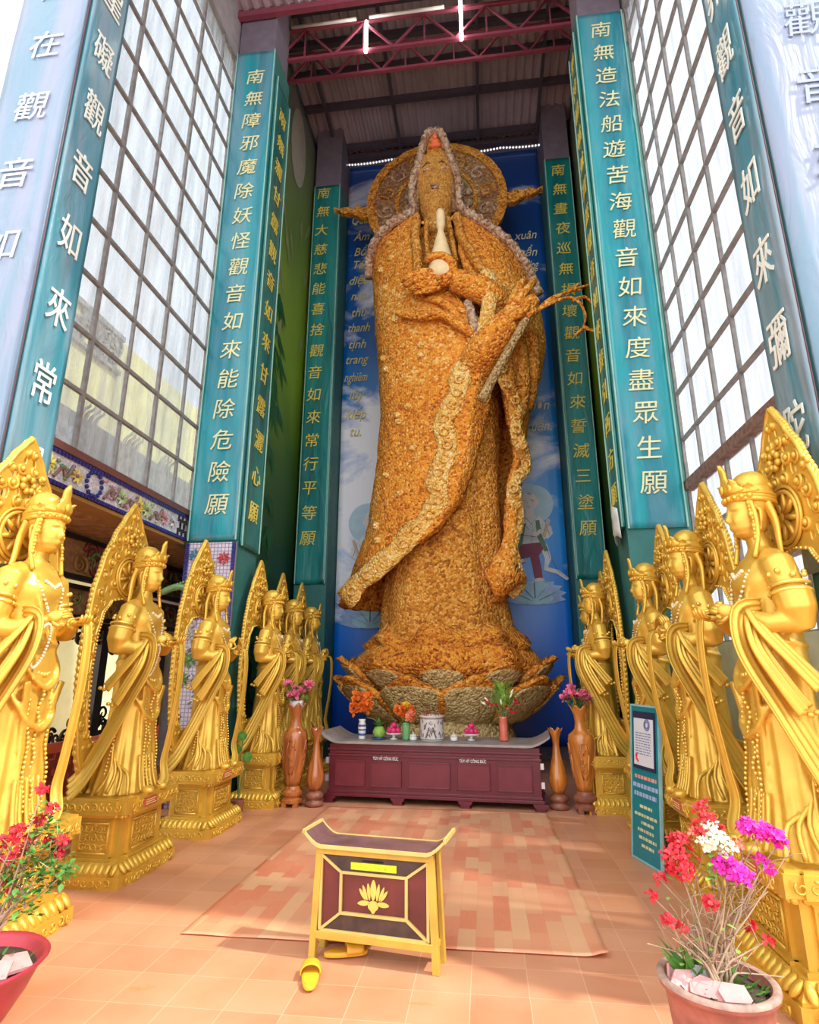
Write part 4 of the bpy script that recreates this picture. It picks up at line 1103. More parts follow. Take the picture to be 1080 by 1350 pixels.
# ------------------------------------------------------------------ gold bodhisattva statues
def remeshed(mb, voxel, name, mat_, it=4):
    me = mb.mesh(name, None, False, True)
    o = bpy.data.objects.new('tmp', me); COL.objects.link(o)
    r = o.modifiers.new('r', 'REMESH'); r.mode = 'VOXEL'; r.voxel_size = voxel; r.use_smooth_shade = True
    sm = o.modifiers.new('s', 'SMOOTH'); sm.factor = .5; sm.iterations = it
    dg = bpy.context.evaluated_depsgraph_get(); dg.update()
    out = bpy.data.meshes.new_from_object(o.evaluated_get(dg)); out.name = name
    bpy.data.objects.remove(o); bpy.data.meshes.remove(me)
    out.materials.clear(); out.materials.append(mat_); out.shade_smooth()
    return out
def ribbon(mb, path, wid, side, amp=.012, pleats=3, th=.012, n=6, nu=18, curl=0.):
    """pleated cloth strip; side: direction across the strip, one vector per point or a single one"""
    P = spline(path, n); S = [Vector(x) for x in side] if isinstance(side[0], (tuple, list)) else None
    W = wid if isinstance(wid, (list, tuple)) else [wid] * len(path)
    m = len(P) - 1
    def fn(u, v, sd):
        k = v * m; i = min(int(k), m - 1); f = k - i
        p = P[i].lerp(P[i + 1], f); d = (P[min(i + 1, m)] - P[max(i - 1, 0)]).normalized()
        q = v * (len(W) - 1); a = min(int(q), len(W) - 2); wd = lerp(W[a], W[a + 1], q - a)
        s_ = S[a].lerp(S[a + 1], q - a) if S else Vector(side)
        s_ = (s_ - d * s_.dot(d)).normalized(); nn = d.cross(s_)
        x = u - .5
        off = amp * cos(2 * pi * pleats * x) * (1 + .4 * v) + curl * (x * 2) ** 2
        return p + s_ * x * wd + nn * (off + (th / 2 if sd == 0 else -th / 2))
    mb.slab(fn, nu, m)

def statue_parts(s):
    """all meshes of one statue facing +x; s=+1: richest side towards -y, s=-1 mirrored"""
    parts = []   # (name, mesh, parent index or None, flag)
    M = Matrix.Scale(s, 4, (0, 1, 0))
    def add(name, mb, mat_, par=None, smooth=True, flag=''):
        mb.xf(M); parts.append((name, mb.mesh(name, mat_, smooth, True), par, flag)); return len(parts) - 1
    # pedestal ------------------------------------------------------
    b = MB()
    def step(hx, hy, z0, z1, sx=0., sy=0., ox=0.):
        b.box(-hx + ox, -hy, z0, hx + ox, hy, z1, (sx, sy))
        b.box(-hx * .72 + ox, -hy - .022, z0, hx * .72 + ox, hy + .022, z1, (sx, sy)); b.box(-hx - .022 + ox, -hy * .66, z0, hx + .022 + ox, hy * .66, z1, (sx, sy))
    step(.30, .41, 0, .085); step(.285, .395, .085, .10); step(.285, .395, .10, .165, .045, .045); step(.215, .325, .165, .185)
    step(.195, .30, .185, .455); step(.215, .32, .455, .475); step(.25, .355, .475, .50, -.02, -.02); step(.285, .39, .50, .60); step(.27, .375, .60, .615)
    ped = add('pedestal', b, GOLD_D, None, False)
    b = MB()
    for k in range(13):     # petal course and the hanging fringe
        for sg in (-1, 1):
            y = -.345 + .0575 * k
            b.ball((sg * .280, y, .132), (.018, .027, .048), 9, 7, Matrix.Rotation(-sg * .75, 3, 'Y')); b.ball((sg * .262, y, .487), (.014, .024, .018), 7, 5)
            if k < 10:
                x = -.24 + .0533 * k
                b.ball((x, sg * .390, .132), (.025, .018, .048), 9, 7, Matrix.Rotation(sg * .75, 3, 'X')); b.ball((x, sg * .367, .487), (.022, .014, .018), 7, 5)
    add('petal_moulding', b, GOLD_D, ped)
    rnd = random.Random(21)
    b = MB()
    def frame(o, u, w_, h):
        o = Vector(o); u = Vector(u); v = Vector((0, 0, 1))
        q = [o - u * w_ - v * h, o + u * w_ - v * h, o + u * w_ + v * h, o - u * w_ + v * h]
        for i in range(4): b.tube([q[i], q[(i + 1) % 4]], .009, 5)
    def curl(o, u, r, ph, hand, th=.008):
        o = Vector(o); u = Vector(u); v = Vector((0, 0, 1))
        b.tube([o + (u * cos(ph + hand * t * .62) + v * sin(ph + hand * t * .62)) * r * (1 - t / 15) for t in range(13)], [th * (1 - t / 20) for t in range(13)], 5)
    for sg in (-1, 1):
        frame((sg * .222, 0, .32), (0, 1, 0), .17, .105); frame((0, sg * .327, .32), (1, 0, 0), .115, .105)
        for k in range(7):
            for j in range(3): curl((sg * .222, -.14 + .0467 * k, .255 + .065 * j), (0, 1, 0), .030, rnd.uniform(0, 6), rnd.choice((-1, 1)))
        for k in range(5):
            for j in range(3): curl((-.09 + .045 * k, sg * .327, .255 + .065 * j), (1, 0, 0), .030, rnd.uniform(0, 6), rnd.choice((-1, 1)))
        for k in range(11):
            curl((sg * .310, -.33 + .066 * k, .55), (0, 1, 0), .032, rnd.uniform(0, 6), rnd.choice((-1, 1)), .007)
            curl((sg * .325, -.33 + .066 * k, .045), (0, 1, 0), .028, rnd.uniform(0, 6), rnd.choice((-1, 1)), .007)
        for k in range(8):
            curl((-.22 + .063 * k, sg * .414, .55), (1, 0, 0), .032, rnd.uniform(0, 6), rnd.choice((-1, 1)), .007)
            curl((-.22 + .063 * k, sg * .434, .045), (1, 0, 0), .028, rnd.uniform(0, 6), rnd.choice((-1, 1)), .007)
    add('carved_relief', b, GOLD, ped)
    b = MB(); b.box(.305, -.20, .525, .322, -.02, .585); pl = add('plaque', b, PLAQUE, ped, False)
    b = MB()
    for j in range(3): b.box(.322, -.185, .535 + .016 * j, .325, -.035 - .02 * (j % 2), .542 + .016 * j)
    # (lettering is a part of the plaque, kept on the same level as the plaque)
    add('plaque_lettering', b, PLAQUE_TXT, ped, False)
    # body with robe --------------------------------------------------
    b = MB(); rings = []
    T = [(.60, -.01, .25, .30), (.68, -.005, .235, .285), (.85, .0, .20, .245), (1.1, .0, .175, .22), (1.35, .005, .165, .215), (1.55, .005, .165, .215), (1.68, .0, .155, .20), (1.80, -.005, .13, .17), (1.92, -.005, .135, .18), (2.03, -.01, .14, .205), (2.12, -.02, .115, .20), (2.18, -.025, .075, .13), (2.215, -.02, .058, .068), (2.30, -.005, .054, .056), (2.36, .01, .05, .05)]
    for j in range(120):
        z = lerp(.60, 2.36, j / 119); cx, a_, d_ = interp(T, z); R = []
        for i in range(96):
            t = 2 * pi * i / 96
            k = max(0, min(1, (1.62 - z) / .9)); f = .010 * k * sin(13 * t + 1.3 * sin(z * 3)) + .006 * k * sin(29 * t)
            f += .016 * (1 - abs(sin(18 * (z + .12 * cos(t) ** 2)))) ** 3 * max(0, 1 - abs(z - 1.42) / .25) * max(0, cos(t))   # swag folds on the thighs
            f += .022 * exp(-((z - 2.0) / .06) ** 2) * max(0, cos(t)) ** 2
            R.append((cx + (a_ + f) * cos(t), (d_ + f) * sin(t), z))
        rings.append(R)
    b.loft(rings)
    for sg in (-1, 1):
        sh = (-.015, sg * .19, 2.085); el = (-.03, sg * .265, 1.77)
        b.tube([(-.02, sg * .10, 2.13), sh, (-.025, sg * .245, 1.95), el], [.075, .088, .082, .066], 14); b.ball(el, .07, 12, 9)
        b.tube([el, (.10, sg * .235, 1.76), (.215, sg * .135, 1.815)], [.064, .056, .038], 12)
        b.tube(spline([(.0, sg * .085, 2.19), (.085, sg * .105, 2.08), (.13, sg * .075, 1.90), (.145, sg * .025, 1.70)], 5), .022, 8, flat=.6, up=(1, 0, 0))
        b.tube([(-.03, sg * .255, 1.93), (-.035, sg * .28, 1.83), (-.055, sg * .275, 1.72)], [.10, .095, .05], 14)     # sleeve
        b.tube(spline([(.18, sg * .15, 1.45), (.16, sg * .10, 1.2), (.18, sg * .09, .9), (.225, sg * .10, .66)], 5), .03, 8, flat=.5, up=(1, 0, 0))    # hanging ties
        b.ball((.27, sg * .10, .63), (.07, .05, .035), 10, 7)    # toes
        b.tube(spline([(.05, sg * .19, 1.64), (.14, sg * .14, 1.54), (.185, sg * .08, 1.45), (.205, 0, 1.40)], 5), .018, 8)
        b.tube(spline([(.04, sg * .20, 1.46), (.13, sg * .16, 1.33), (.18, sg * .1, 1.22), (.20, 0, 1.16)], 5), .018, 8)
    b.tube([(.155 * cos(t), .195 * sin(t), 1.66 + .02 * cos(t)) for t in [2 * pi * i / 40 for i in range(41)]], .018, 8)
    b.xf(M); body = remeshed(b, .0105, 'robed_body', GOLD, 3); parts.append(('robed_body', body, None, '')); bi = len(parts) - 1
    b = MB()
    for sg in (-1, 1):
        for (z, r) in ((1.955, .094), (1.915, .10)):
            b.tube([(-.03 + r * cos(t), sg * .25 + r * sin(t) * .98, z - .10 * sg * 0 + .02 * sin(t) * sg) for t in [2 * pi * i / 28 for i in range(29)]], .011, 7)
        for k in range(8): b.ball((-.03 + .09 * cos(k * .8), sg * .235 + .085 * sin(k * .8), 2.02 + .015 * sin(k * 2)), .016, 7, 5)
    add('armband', b, GOLD_BEAD, bi)
    b = MB()
    for k in range(30): b.ball((.185 + .012 * sin(k * .9) + .05 * max(0, (k - 18) / 12), -.015, 1.42 - .026 * k), .0115, 7, 5)
    for sg in (-1, 1):
        for k in range(24): b.ball((.165 + .0025 * k, sg * (.085 + .012 * sin(k * .5)), 1.34 - .027 * k), .010, 6, 5)
        for k in range(22): b.ball((.05 - .004 * k, sg * (.225 + .0015 * k), 1.30 - .028 * k), .010, 6, 5)
    for k in range(14): b.ball((.178 - .05 * abs(k - 6.5) / 6.5, -.12 + .24 * k / 13, 1.56 - .07 * (1 - ((k - 6.5) / 6.5) ** 2)), .014, 7, 5)
    add('bead_trim', b, GOLD_BEAD, bi)
    b = MB()
    for k in range(36):
        q = abs(k - 17.5) / 17.5; sg = 1 if k > 17 else -1; p_ = interp([(0, .158, .012, 1.80), (.35, .158, .055, 1.90), (.7, .12, .105, 2.04), (1, .02, .115, 2.17)], q); b.ball((p_[0], sg * p_[1], p_[2]), .0095, 7, 5)
    for k in range(9): b.ball((.125 + .012 * sin(k * .39), -.064 + .016 * k, 2.07 - .035 * (1 - abs(k - 4) / 4)), .013, 7, 5)
    add('necklace', b, PEARL, bi)
    b = MB()
    for k in range(40):
        t = 2 * pi * k / 40; b.ball((.235 + .03 * cos(t) , -.16 + .055 * sin(t), 1.68 + .13 * cos(t) - .02), .0105, 6, 5)
    add('prayer_beads', b, PEARL, bi, True, 'beads')
    # head ------------------------------------------------------------
    b = MB(); rings = []
    HT = [(2.275, .05, .055, .01), (2.30, .075, .065, .022), (2.335, .098, .078, .018), (2.40, .112, .09, .012), (2.47, .112, .094, .01), (2.54, .104, .09, .006), (2.60, .08, .072, .0), (2.64, .03, .03, -.005)]
    for j in range(56):
        z = lerp(2.275, 2.64, j / 55); a_, d_, cx = interp(HT, z); R = []
        for i in range(56):
            t = 2 * pi * i / 56; y = d_ * sin(t); f = 0
            if cos(t) > 0:
                f += .026 * exp(-(y / .012) ** 2) * exp(-((z - 2.385) / .022) ** 2) + .015 * exp(-(y / .011) ** 2) * exp(-((z - 2.425) / .035) ** 2)
                f += .010 * exp(-(y / .024) ** 2) * exp(-((z - 2.345) / .008) ** 2) + .010 * exp(-(y / .02) ** 2) * exp(-((z - 2.331) / .008) ** 2) + .008 * exp(-(y / .025) ** 2) * exp(-((z - 2.298) / .018) ** 2)
                for e in (-1, 1):
                    f -= .012 * exp(-((y - e * .036) / .022) ** 2) * exp(-((z - 2.430) / .014) ** 2); f += .008 * exp(-((y - e * .037) / .018) ** 2) * exp(-((z - 2.424) / .007) ** 2)
                    f += .006 * exp(-((y - e * .036) / .028) ** 2) * exp(-((z - 2.452) / .006) ** 2); f += .006 * exp(-((y - e * .045) / .02) ** 2) * exp(-((z - 2.37) / .025) ** 2)
            R.append((cx + a_ * cos(t) + f, y, z))
        rings.append(R)
    b.loft(rings); hi = add('head', b, GOLD)
    b = MB()
    for sg in (-1, 1):
        b.tube(spline([(.0, sg * .095, 2.44), (-.012, sg * .108, 2.42), (-.008, sg * .104, 2.36), (.0, sg * .096, 2.305)], 5), [.02] * 5 + [.017] * 6 + [.012] * 5, 8, flat=.7)
    add('ear', b, GOLD, hi)
    b = MB(); b.ball((-.03, 0, 2.52), (.115, .108, .135), 26, 18); b.ball((-.025, 0, 2.60), (.108, .10, .095), 20, 14)
    for k in range(11):
        y = -.075 + .015 * k; q = sqrt(max(.0, 1 - (y / .105) ** 2))
        b.tube([(-.03 + .118 * q * cos(t), y * (1 - .35 * max(0, sin(t) - .6)), 2.53 + .145 * q * sin(t)) for t in [radians(20 + 14 * i) for i in range(11)]], .007, 5)
    for sg in (-1, 1):
        b.tube(spline([(-.06, sg * .085, 2.47), (-.085, sg * .10, 2.36), (-.07, sg * .14, 2.22), (-.05, sg * .19, 2.12)], 6), [.04 - .0015 * i for i in range(19)], 8, flat=.6)
    add('hair', b, GOLD_D, hi)
    b = MB(); N = 40
    for (z, r, th) in ((2.495, 1.0, .016), (2.535, 1.02, .013), (2.515, 1.02, .012)):
        b.tube([(-.012 + .128 * r * cos(t), .112 * r * sin(t), z + .015 * cos(t)) for t in [2 * pi * i / N for i in range(N + 1)]], th, 8)
    def leaf(ang, h, wd, tilt=.03):
        c, q = cos(ang), sin(ang); o = Vector((-.012 + .128 * c, .112 * q, 2.53 + .015 * c)); nrm = Vector((c, q, 0)); tg = Vector((-q, c, 0))
        b.slab(lambda u, v, sd: o + tg * ((u - .5) * 2 * wd * (1 - v ** 2.2) * (1 + .25 * sin(v * 9))) + Vector((0, 0, h * v)) + nrm * (tilt * v * v + .012 * (1 - (2 * u - 1) ** 2) + (.008 if sd == 0 else -.006)), 8, 10)
    leaf(0, .20, .062, .015)
    for sg in (-1, 1):
        leaf(sg * .6, .085, .05); leaf(sg * 1.2, .05, .045)
        for k in range(10): b.ball((.045 + .004 * sin(k), sg * (.108 + .003 * k), 2.47 - .024 * k), (.013, .013, .014) if k % 3 else (.02, .018, .02), 7, 5)
        b.tube(spline([(.04, sg * .115, 2.48), (.03, sg * .13, 2.38), (.04, sg * .14, 2.26), (.07, sg * .13, 2.14)], 5), .014, 7)
    for k in range(9): b.ball((-.012 + .142 * cos(-1.2 + .3 * k), .126 * sin(-1.2 + .3 * k), 2.515), .018, 7, 5)
    b.ball((.145, 0, 2.58), (.012, .022, .03), 9, 7)
    add('crown', b, GOLD_D, hi)
    # hands -----------------------------------------------------------
    def hand(wrist, dirv, palm_n, curl_, name, flag):
        b = MB(); w_ = Vector(wrist); d = Vector(dirv).normalized(); n_ = Vector(palm_n); n_ = (n_ - d * n_.dot(d)).normalized(); q = d.cross(n_)
        rot = Matrix((d, q, n_)).transposed()
        b.tube([w_ - d * .03, w_ + d * .02], [.034, .026], 10)
        b.ball(w_ + d * .055, (.052, .038, .019), 14, 9, rot)
        for k, (L, off) in enumerate(((.078, -.028), (.088, -.010), (.082, .010), (.064, .027))):
            p0 = w_ + d * .09 + q * off; a = curl_ * (1 + .12 * k)
            d1 = d * cos(a * .4) + n_ * sin(a * .4); d2 = d * cos(a) + n_ * sin(a); d3 = d * cos(a * 1.5) + n_ * sin(a * 1.5)
            p1 = p0 + d1 * L * .42; p2 = p1 + d2 * L * .32; p3 = p2 + d3 * L * .26
            b.tube([p0, p1, p2, p3], [.0115, .0108, .0098, .0075], 8); b.ball(p3, .0078, 7, 5)
        p0 = w_ + d * .03 - q * .028; p1 = p0 + (d * .5 - q * .8 + n_ * .35).normalized() * .038; p2 = p1 + (d * .85 - q * .25 + n_ * .5).normalized() * .034
        b.tube([p0, p1, p2], [.016, .0125, .009], 8); b.ball(p2, .009, 7, 5)
        b.tube([w_ - d * .012 + (q * cos(t) * .036 + n_ * sin(t) * .033) for t in [2 * pi * i / 18 for i in range(19)]], .009, 6)
        add(name, b, GOLD, bi, True, flag)
    hand((.215, -.135, 1.815), (.75, .45, .45), (-.2, .8, -.1), .9, 'hand', 'low')
    hand((.215, .135, 1.815), (.8, -.35, .0), (0, 0, 1), .7, 'hand', 'low')
    hand((.215, -.135, 1.815), (.35, .12, 1), (.2, .95, 0), .35, 'hand', 'raised')
    hand((.215, .135, 1.815), (.45, -.3, .85), (-.4, -.85, .1), .35, 'hand', 'raised')
    # scarves -----------------------------------------------------------
    b = MB()
    ribbon(b, [(.10, -.175, 1.845), (.21, -.20, 1.80), (.22, -.235, 1.60), (.10, -.275, 1.30), (-.04, -.31, .98), (-.15, -.335, .76), (-.27, -.33, .635)], [.12, .17, .18, .18, .19, .22, .26], (.85, -.35, .25), .0055, 4, .012)
    add('scarf', b, GOLD, bi)
    b = MB()
    ribbon(b, [(.16, -.20, 1.83), (.13, -.265, 1.72), (.02, -.30, 1.56), (-.07, -.315, 1.44)], [.10, .13, .13, .14], (.8, -.2, .5), .007, 3, .012)
    ribbon(b, [(.17, -.205, 1.80), (.18, -.275, 1.64), (.09, -.305, 1.44), (.02, -.315, 1.32)], [.08, .11, .12, .13], (.8, -.2, .5), .007, 3, .012)
    for c in ((-.08, -.318, 1.435), (.01, -.32, 1.31)):
        for k in range(3): b.ball((c[0] + .035 * (k - 1), c[1], c[2] - .012 * (k % 2)), (.020, .018, .016), 8, 6)
    add('scarf_end', b, GOLD, bi)
    b = MB()
    ribbon(b, [(.18, .17, 1.82), (.29, .13, 1.845), (.335, .12, 1.74), (.33, .13, 1.40), (.275, .15, 1.0), (.25, .15, .82), (.29, .12, .69), (.29, .06, .635)], [.06, .06, .055, .055, .06, .07, .08, .08], (.35, .9, 0), .004, 1., .012, curl=.008)
    add('scarf', b, GOLD, bi)
    b = MB()
    ribbon(b, [(-.10, .20, 2.0), (-.13, .29, 1.6), (-.12, .32, 1.2), (-.16, .33, .85), (-.24, .33, .635)], [.12, .14, .14, .15, .18], (.9, .3, 0), .012, 3., .012)
    for k in range(5): b.tube(spline([(.19, -.13 + .045 * k, .90), (.22, -.15 + .05 * k, .74), (.255, -.17 + .056 * k, .635)], 4), .013, 7)
    for k in range(4): b.tube(spline([(.0, -.22, 1.0 - .05 * k), (.02 + .05 * k, -.255, .78), (-.05 + .09 * k, -.30, .63)], 4), .014, 7)
    add('robe_train', b, GOLD, bi)
    # openwork mandorla -------------------------------------------------
    WO = [(.615, .20), (.75, .29), (.95, .37), (1.2, .43), (1.5, .468), (1.85, .475), (2.2, .44), (2.5, .36), (2.75, .245), (2.93, .13), (3.04, .05), (3.10, .0)]
    WI = [(1.0, .20), (1.08, .27), (1.3, .315), (1.6, .335), (1.85, .325), (2.05, .28), (2.17, .19), (2.22, .0)]
    def outl(tab, n, z0, z1):
        zs = [z0 + (z1 - z0) * (1 - (1 - k / n) ** 1.6) for k in range(n + 1)]
        return [(-interp(tab, z)[0], z) for z in zs] + [(interp(tab, z)[0], z) for z in zs[::-1]][1 if tab[-1][1] == 0 else 0:]
    cu = bpy.data.curves.new('m', 'CURVE'); cu.dimensions = '2D'; cu.fill_mode = 'BOTH'; cu.extrude = .016; cu.bevel_depth = .006; cu.bevel_resolution = 1
    def poly(pts):
        sp = cu.splines.new('POLY'); sp.points.add(len(pts) - 1); sp.use_cyclic_u = True
        for p, c in zip(sp.points, pts): p.co = (c[0], c[1], 0, 1)
    poly(outl(WO, 34, .615, 3.10)); poly(outl(WI, 22, 1.0, 2.22))
    def hole(c, rx, rz, rot=0., n=14, drop=.35):
        pts = []
        for i in range(n):
            a = 2 * pi * i / n; x = rx * cos(a); z = rz * sin(a); x *= 1 - drop * sin(a)
            pts.append((c[0] + x * cos(rot) - z * sin(rot), c[1] + x * sin(rot) + z * cos(rot)))
        poly(pts)
    for sg in (-1, 1):
        for k in range(7):
            z = 1.08 + .155 * k; wo = interp(WO, z)[0]; wi = interp(WI, z)[0]
            mid = (wo + wi) / 2; hw = (wo - wi) * .22
            hole((sg * (mid + .012), z), min(hw, .032), .036, sg * .3)
        hole((sg * .315, 2.26), .036, .05, sg * .7); hole((sg * .235, 2.24), .026, .034, sg * .5)
        hole((sg * .27, 2.42), .03, .05, sg * .5); hole((sg * .245, 2.56), .026, .045, sg * .5); hole((sg * .16, 2.66), .03, .05, sg * .4); hole((sg * .10, 2.82), .026, .05, sg * .3); hole((sg * .065, 2.70), .024, .034, 0)
        hole((sg * .07, 2.43), .028, .05, sg * -1.2)
        hole((sg * .04, 2.93), .016, .035, sg * .2)
    hole((0, 2.53), .024, .04)
    o = bpy.data.objects.new('tmp', cu); COL.objects.link(o)
    dg = bpy.context.evaluated_depsgraph_get(); dg.update()
    me = bpy.data.meshes.new_from_object(o.evaluated_get(dg)); bpy.data.objects.remove(o); bpy.data.curves.remove(cu)
    XM = -.225
    for v in me.vertices:
        x, z, d = v.co; zz = max(0, z - 1.9); v.co = (XM + d - .0 * zz, x * s, z)
    me.name = 'halo_screen'; me.materials.clear(); me.materials.append(GOLD_D)
    parts.append(('halo_screen', me, None, '')); mi = len(parts) - 1
    b = MB(); out = outl(WO, 60, .615, 3.10)
    b.tube([(XM + .016, x, z) for x, z in out], .017, 7)
    for k in range(0, len(out), 1):
        x, z = out[k]; b.ball((XM, x * 1.015, z), (.022, .02, .026), 7, 5)
    add('rim_knobs', b, GOLD, mi)
    b = MB(); inn = outl(WI, 44, 1.0, 2.22)
    b.tube([(XM + .02, x * 1.07, z) for x, z in inn], .010, 6)
    for k in range(0, len(inn)): b.ball((XM + .026, inn[k][0] * 1.0, inn[k][1]), .0115, 6, 5)
    add('bead_rim', b, GOLD_BEAD, mi)
    b = MB(); rnd = random.Random(17)
    def sc(cy, cz, r, ph, hand, th=.013, turns=1.4):
        n = 16; b.tube([(XM + .024, cy + r * (1 - .8 * t / n) * cos(ph + hand * 2 * pi * turns * t / n), cz + r * (1 - .8 * t / n) * sin(ph + hand * 2 * pi * turns * t / n)) for t in range(n + 1)], [th * (1 - .4 * t / n) for t in range(n + 1)], 6)
    for sg in (-1, 1):
        for k in range(15):
            z = 1.04 + .077 * k; wo = interp(WO, z)[0]; wi = interp(WI, z)[0]
            sc(sg * ((wo + wi) / 2 + (.025 if k % 2 else -.02)), z + .03, .036, rnd.uniform(0, 6), sg * (1 if k % 2 else -1))
        for (y, z, r) in ((.36, 2.22, .05), (.33, 2.38, .05), (.20, 2.32, .045), (.27, 2.50, .05), (.19, 2.57, .05), (.21, 2.72, .045), (.12, 2.74, .05), (.05, 2.63, .045), (.14, 2.84, .035), (.06, 2.86, .04), (.03, 2.98, .028), (.28, 2.64, .04)):
            sc(sg * y, z, r, rnd.uniform(0, 6), sg)
            b.ball((XM + .03, sg * y, z), (.02, .022, .022), 7, 5)
    for (r, th) in ((.155, .015), (.185, .010)):
        b.tube([(XM + .035, r * cos(t), 2.40 + r * sin(t)) for t in [2 * pi * i / 36 for i in range(37)]], th, 7)
    for k in range(8):
        t = 2 * pi * k / 8 + .2; b.tube([(XM + .03, .03 * cos(t), 2.40 + .03 * sin(t)), (XM + .035, .15 * cos(t), 2.40 + .15 * sin(t))], [.024, .012], 7)
    b.ball((XM + .03, 0, 2.40), (.03, .04, .04), 10, 8)
    for k in range(7): b.ball((XM + .04, .05 * cos(k * .9), 2.76 + .05 * sin(k * .9)), (.02, .024, .024), 7, 5)
    add('scroll_relief', b, GOLD, mi)
    b = MB()
    for k in range(9): b.ball((XM + .01, -.30 + .075 * k, .985 - .02 * (abs(k - 4) / 4)), (.022, .035, .03), 8, 6)
    add('cloud_moulding', b, GOLD_D, mi)
    return parts
KIT = {1: statue_parts(1), -1: statue_parts(-1)}
def place_statue(x, y, s, style, label, beads=False, rz=0., sc=1.):
    root = tag(empty('bodhisattva_statue', (x, y, 0), rz=(0 if s > 0 else pi) + rz), label, 'statue', 'gold statues in two rows along the hall')
    root.scale = (sc, sc, sc)
    objs = []
    for (name, me, par, flag) in KIT[s]:
        if (flag in ('low', 'raised') and flag != style) or (flag == 'beads' and not beads): objs.append(None); continue
        o = bpy.data.objects.new(name, me); COL.objects.link(o)
        o.parent = objs[par] if par is not None else root
        if name in ('petal_moulding', 'carved_relief', 'bead_trim', 'rim_knobs', 'bead_rim', 'scroll_relief', 'cloud_moulding', 'necklace', 'prayer_beads'): o['kind'] = 'stuff'
        objs.append(o)
    return root
for a in ((-3.10, 3.70, 1, 'low', 'largest gold statue of the doorway row, behind the red basin', True, 0, 1.06),
          (-3.12, 5.10, 1, 'low', 'gold statue standing before the dark carved doorway, second behind the red basin', True, 0, 1.02),
          (-3.05, 6.46, 1, 'raised', 'gold statue in front of the white mosaic dragon panel', False),
          (-2.88, 7.82, 1, 'raised', 'gold statue before the bamboo print, behind the carved vase holding a white pot', False),
          (-2.94, 8.92, 1, 'raised', 'gold statue second from the blue cloth, half hidden by pink flowers in the white pot', False),
          (-2.96, 9.98, 1, 'raised', 'gold statue nearest the blue cloth at the slim wooden vase', False)):
    place_statue(*a)
for a in ((1.72, 3.85, -1, 'low', 'largest gold statue of the window row, behind the magenta blossoms', False, 0, 1.06),
          (1.80, 5.38, -1, 'raised', 'gold statue between the largest window-row statue and the teal notice board', False, 0, 1.05),
          (1.78, 6.72, -1, 'low', 'gold statue just behind the teal notice board', False, 0, 1.03),
          (1.45, 8.02, -1, 'low', 'gold statue fourth behind the magenta blossoms, beyond the notice board', False, 0, 1.02),
          (1.62, 9.35, -1, 'low', 'gold statue hidden most, behind the carved vase with pink roses and no white pot', False)):
    place_statue(*a)

# ------------------------------------------------------------------ vinyl mat
b = MB()
def matf(u, v, sd):
    x, y = lerp(-1.96, .655, u), lerp(4.02, 7.62, v)
    z = .004 + .004 * max(0, noise.noise(Vector((x * 1.5, y * 1.5, 2)))) + .03 * exp(-((u - 1) / .03) ** 2 - ((v) / .03) ** 2)
    if v < .02 or u > .985 or u < .015: z += .004 * (1 + noise.noise(Vector((x * 4, y * 4, 7))))
    return (x, y, z + (.004 if sd == 1 else 0))
b.slab(matf, 60, 80)
tag(b.build('vinyl_mat', MATM, smooth=True), 'large pink and cream parquet-print vinyl mat on the tiled floor', 'mat')

# ------------------------------------------------------------------ altar table
MAROON = plain('maroon_lacquer', (.14, .014, .026), .32, var=.15); MAROON2 = plain('maroon_lacquer_panel', (.17, .022, .036), .3, var=.12)
TRAYG = plain('worn_grey_top', (.30, .26, .25), .5, var=.25, scale=5)
WHITEL = plain('white_lettering', (.82, .80, .78), .5, var=.02)
al = tag(empty('altar_table', (-.71, 7.815, 0), rz=radians(-4.4)), 'long maroon altar table with grey upturned top and white lettering', 'altar table')
W = 1.335
b = MB(); b.box(-W, 0, .075, W, .76, .70)
b.box(-W - .03, -.02, .075, W + .03, .78, .115); b.box(-W - .012, -.012, .115, W + .012, .77, .15)
b.box(-W - .015, -.015, .545, W + .015, .775, .575); b.box(-W - .02, -.02, .62, W + .02, .78, .64)
b.build('carcass', MAROON, al, bevel=.006)
fr = [(125, 250), (270, 400), (425, 595), (620, 750), (775, 910)]
for (a, c) in fr:
    x0, x1 = -W + (a - 97) / 845 * 2 * W, -W + (c - 97) / 845 * 2 * W
    b = MB()
    b.box(x0, -.014, .20, x1, 0, .50)
    for (p, q_, r, s_) in ((x0, .20, x1, .215), (x0, .485, x1, .50), (x0, .20, x0 + .015, .50), (x1 - .015, .20, x1, .50)): b.box(p, -.026, q_, r, -.012, s_)
    b.build('panel', MAROON2, al, bevel=.003)
    b = MB(); b.box(x0 - .01, -.02, .585, x1 + .01, -.01, .612); b.build('rail_panel', MAROON, al)
for x in (-W + .02, -.42, .42, W - .02):
    b = MB(); b.prism([(-.09, .08), (.09, .08), (.075, .05), (.05, .03), (.07, 0), (-.07, 0), (-.05, .03), (-.075, .05)], lambda px, pz, d: (x + px, d, pz), -.05, .05); b.build('foot', MAROON, al)
    b = MB(); b.prism([(-.07, .08), (.07, .08), (.05, .03), (.06, 0), (-.06, 0), (-.05, .03)], lambda px, pz, d: (x + px, d, pz), .68, .76); b.build('foot', MAROON, al)
b = MB(); tp = []
for i in range(41):
    t = i / 40; x = lerp(-W - .13, W + .13, t); e = max(0, (abs(x) - (W - .12)) / .25)
    tp.append((x, .70 + .115 * e ** 1.6))
b.prism(tp + [(x, z + .03) for x, z in tp[::-1]], lambda x, z, d: (x, d, z), -.06, .82); b.build('table_top', TRAYG, al, bevel=.004)
b = MB()
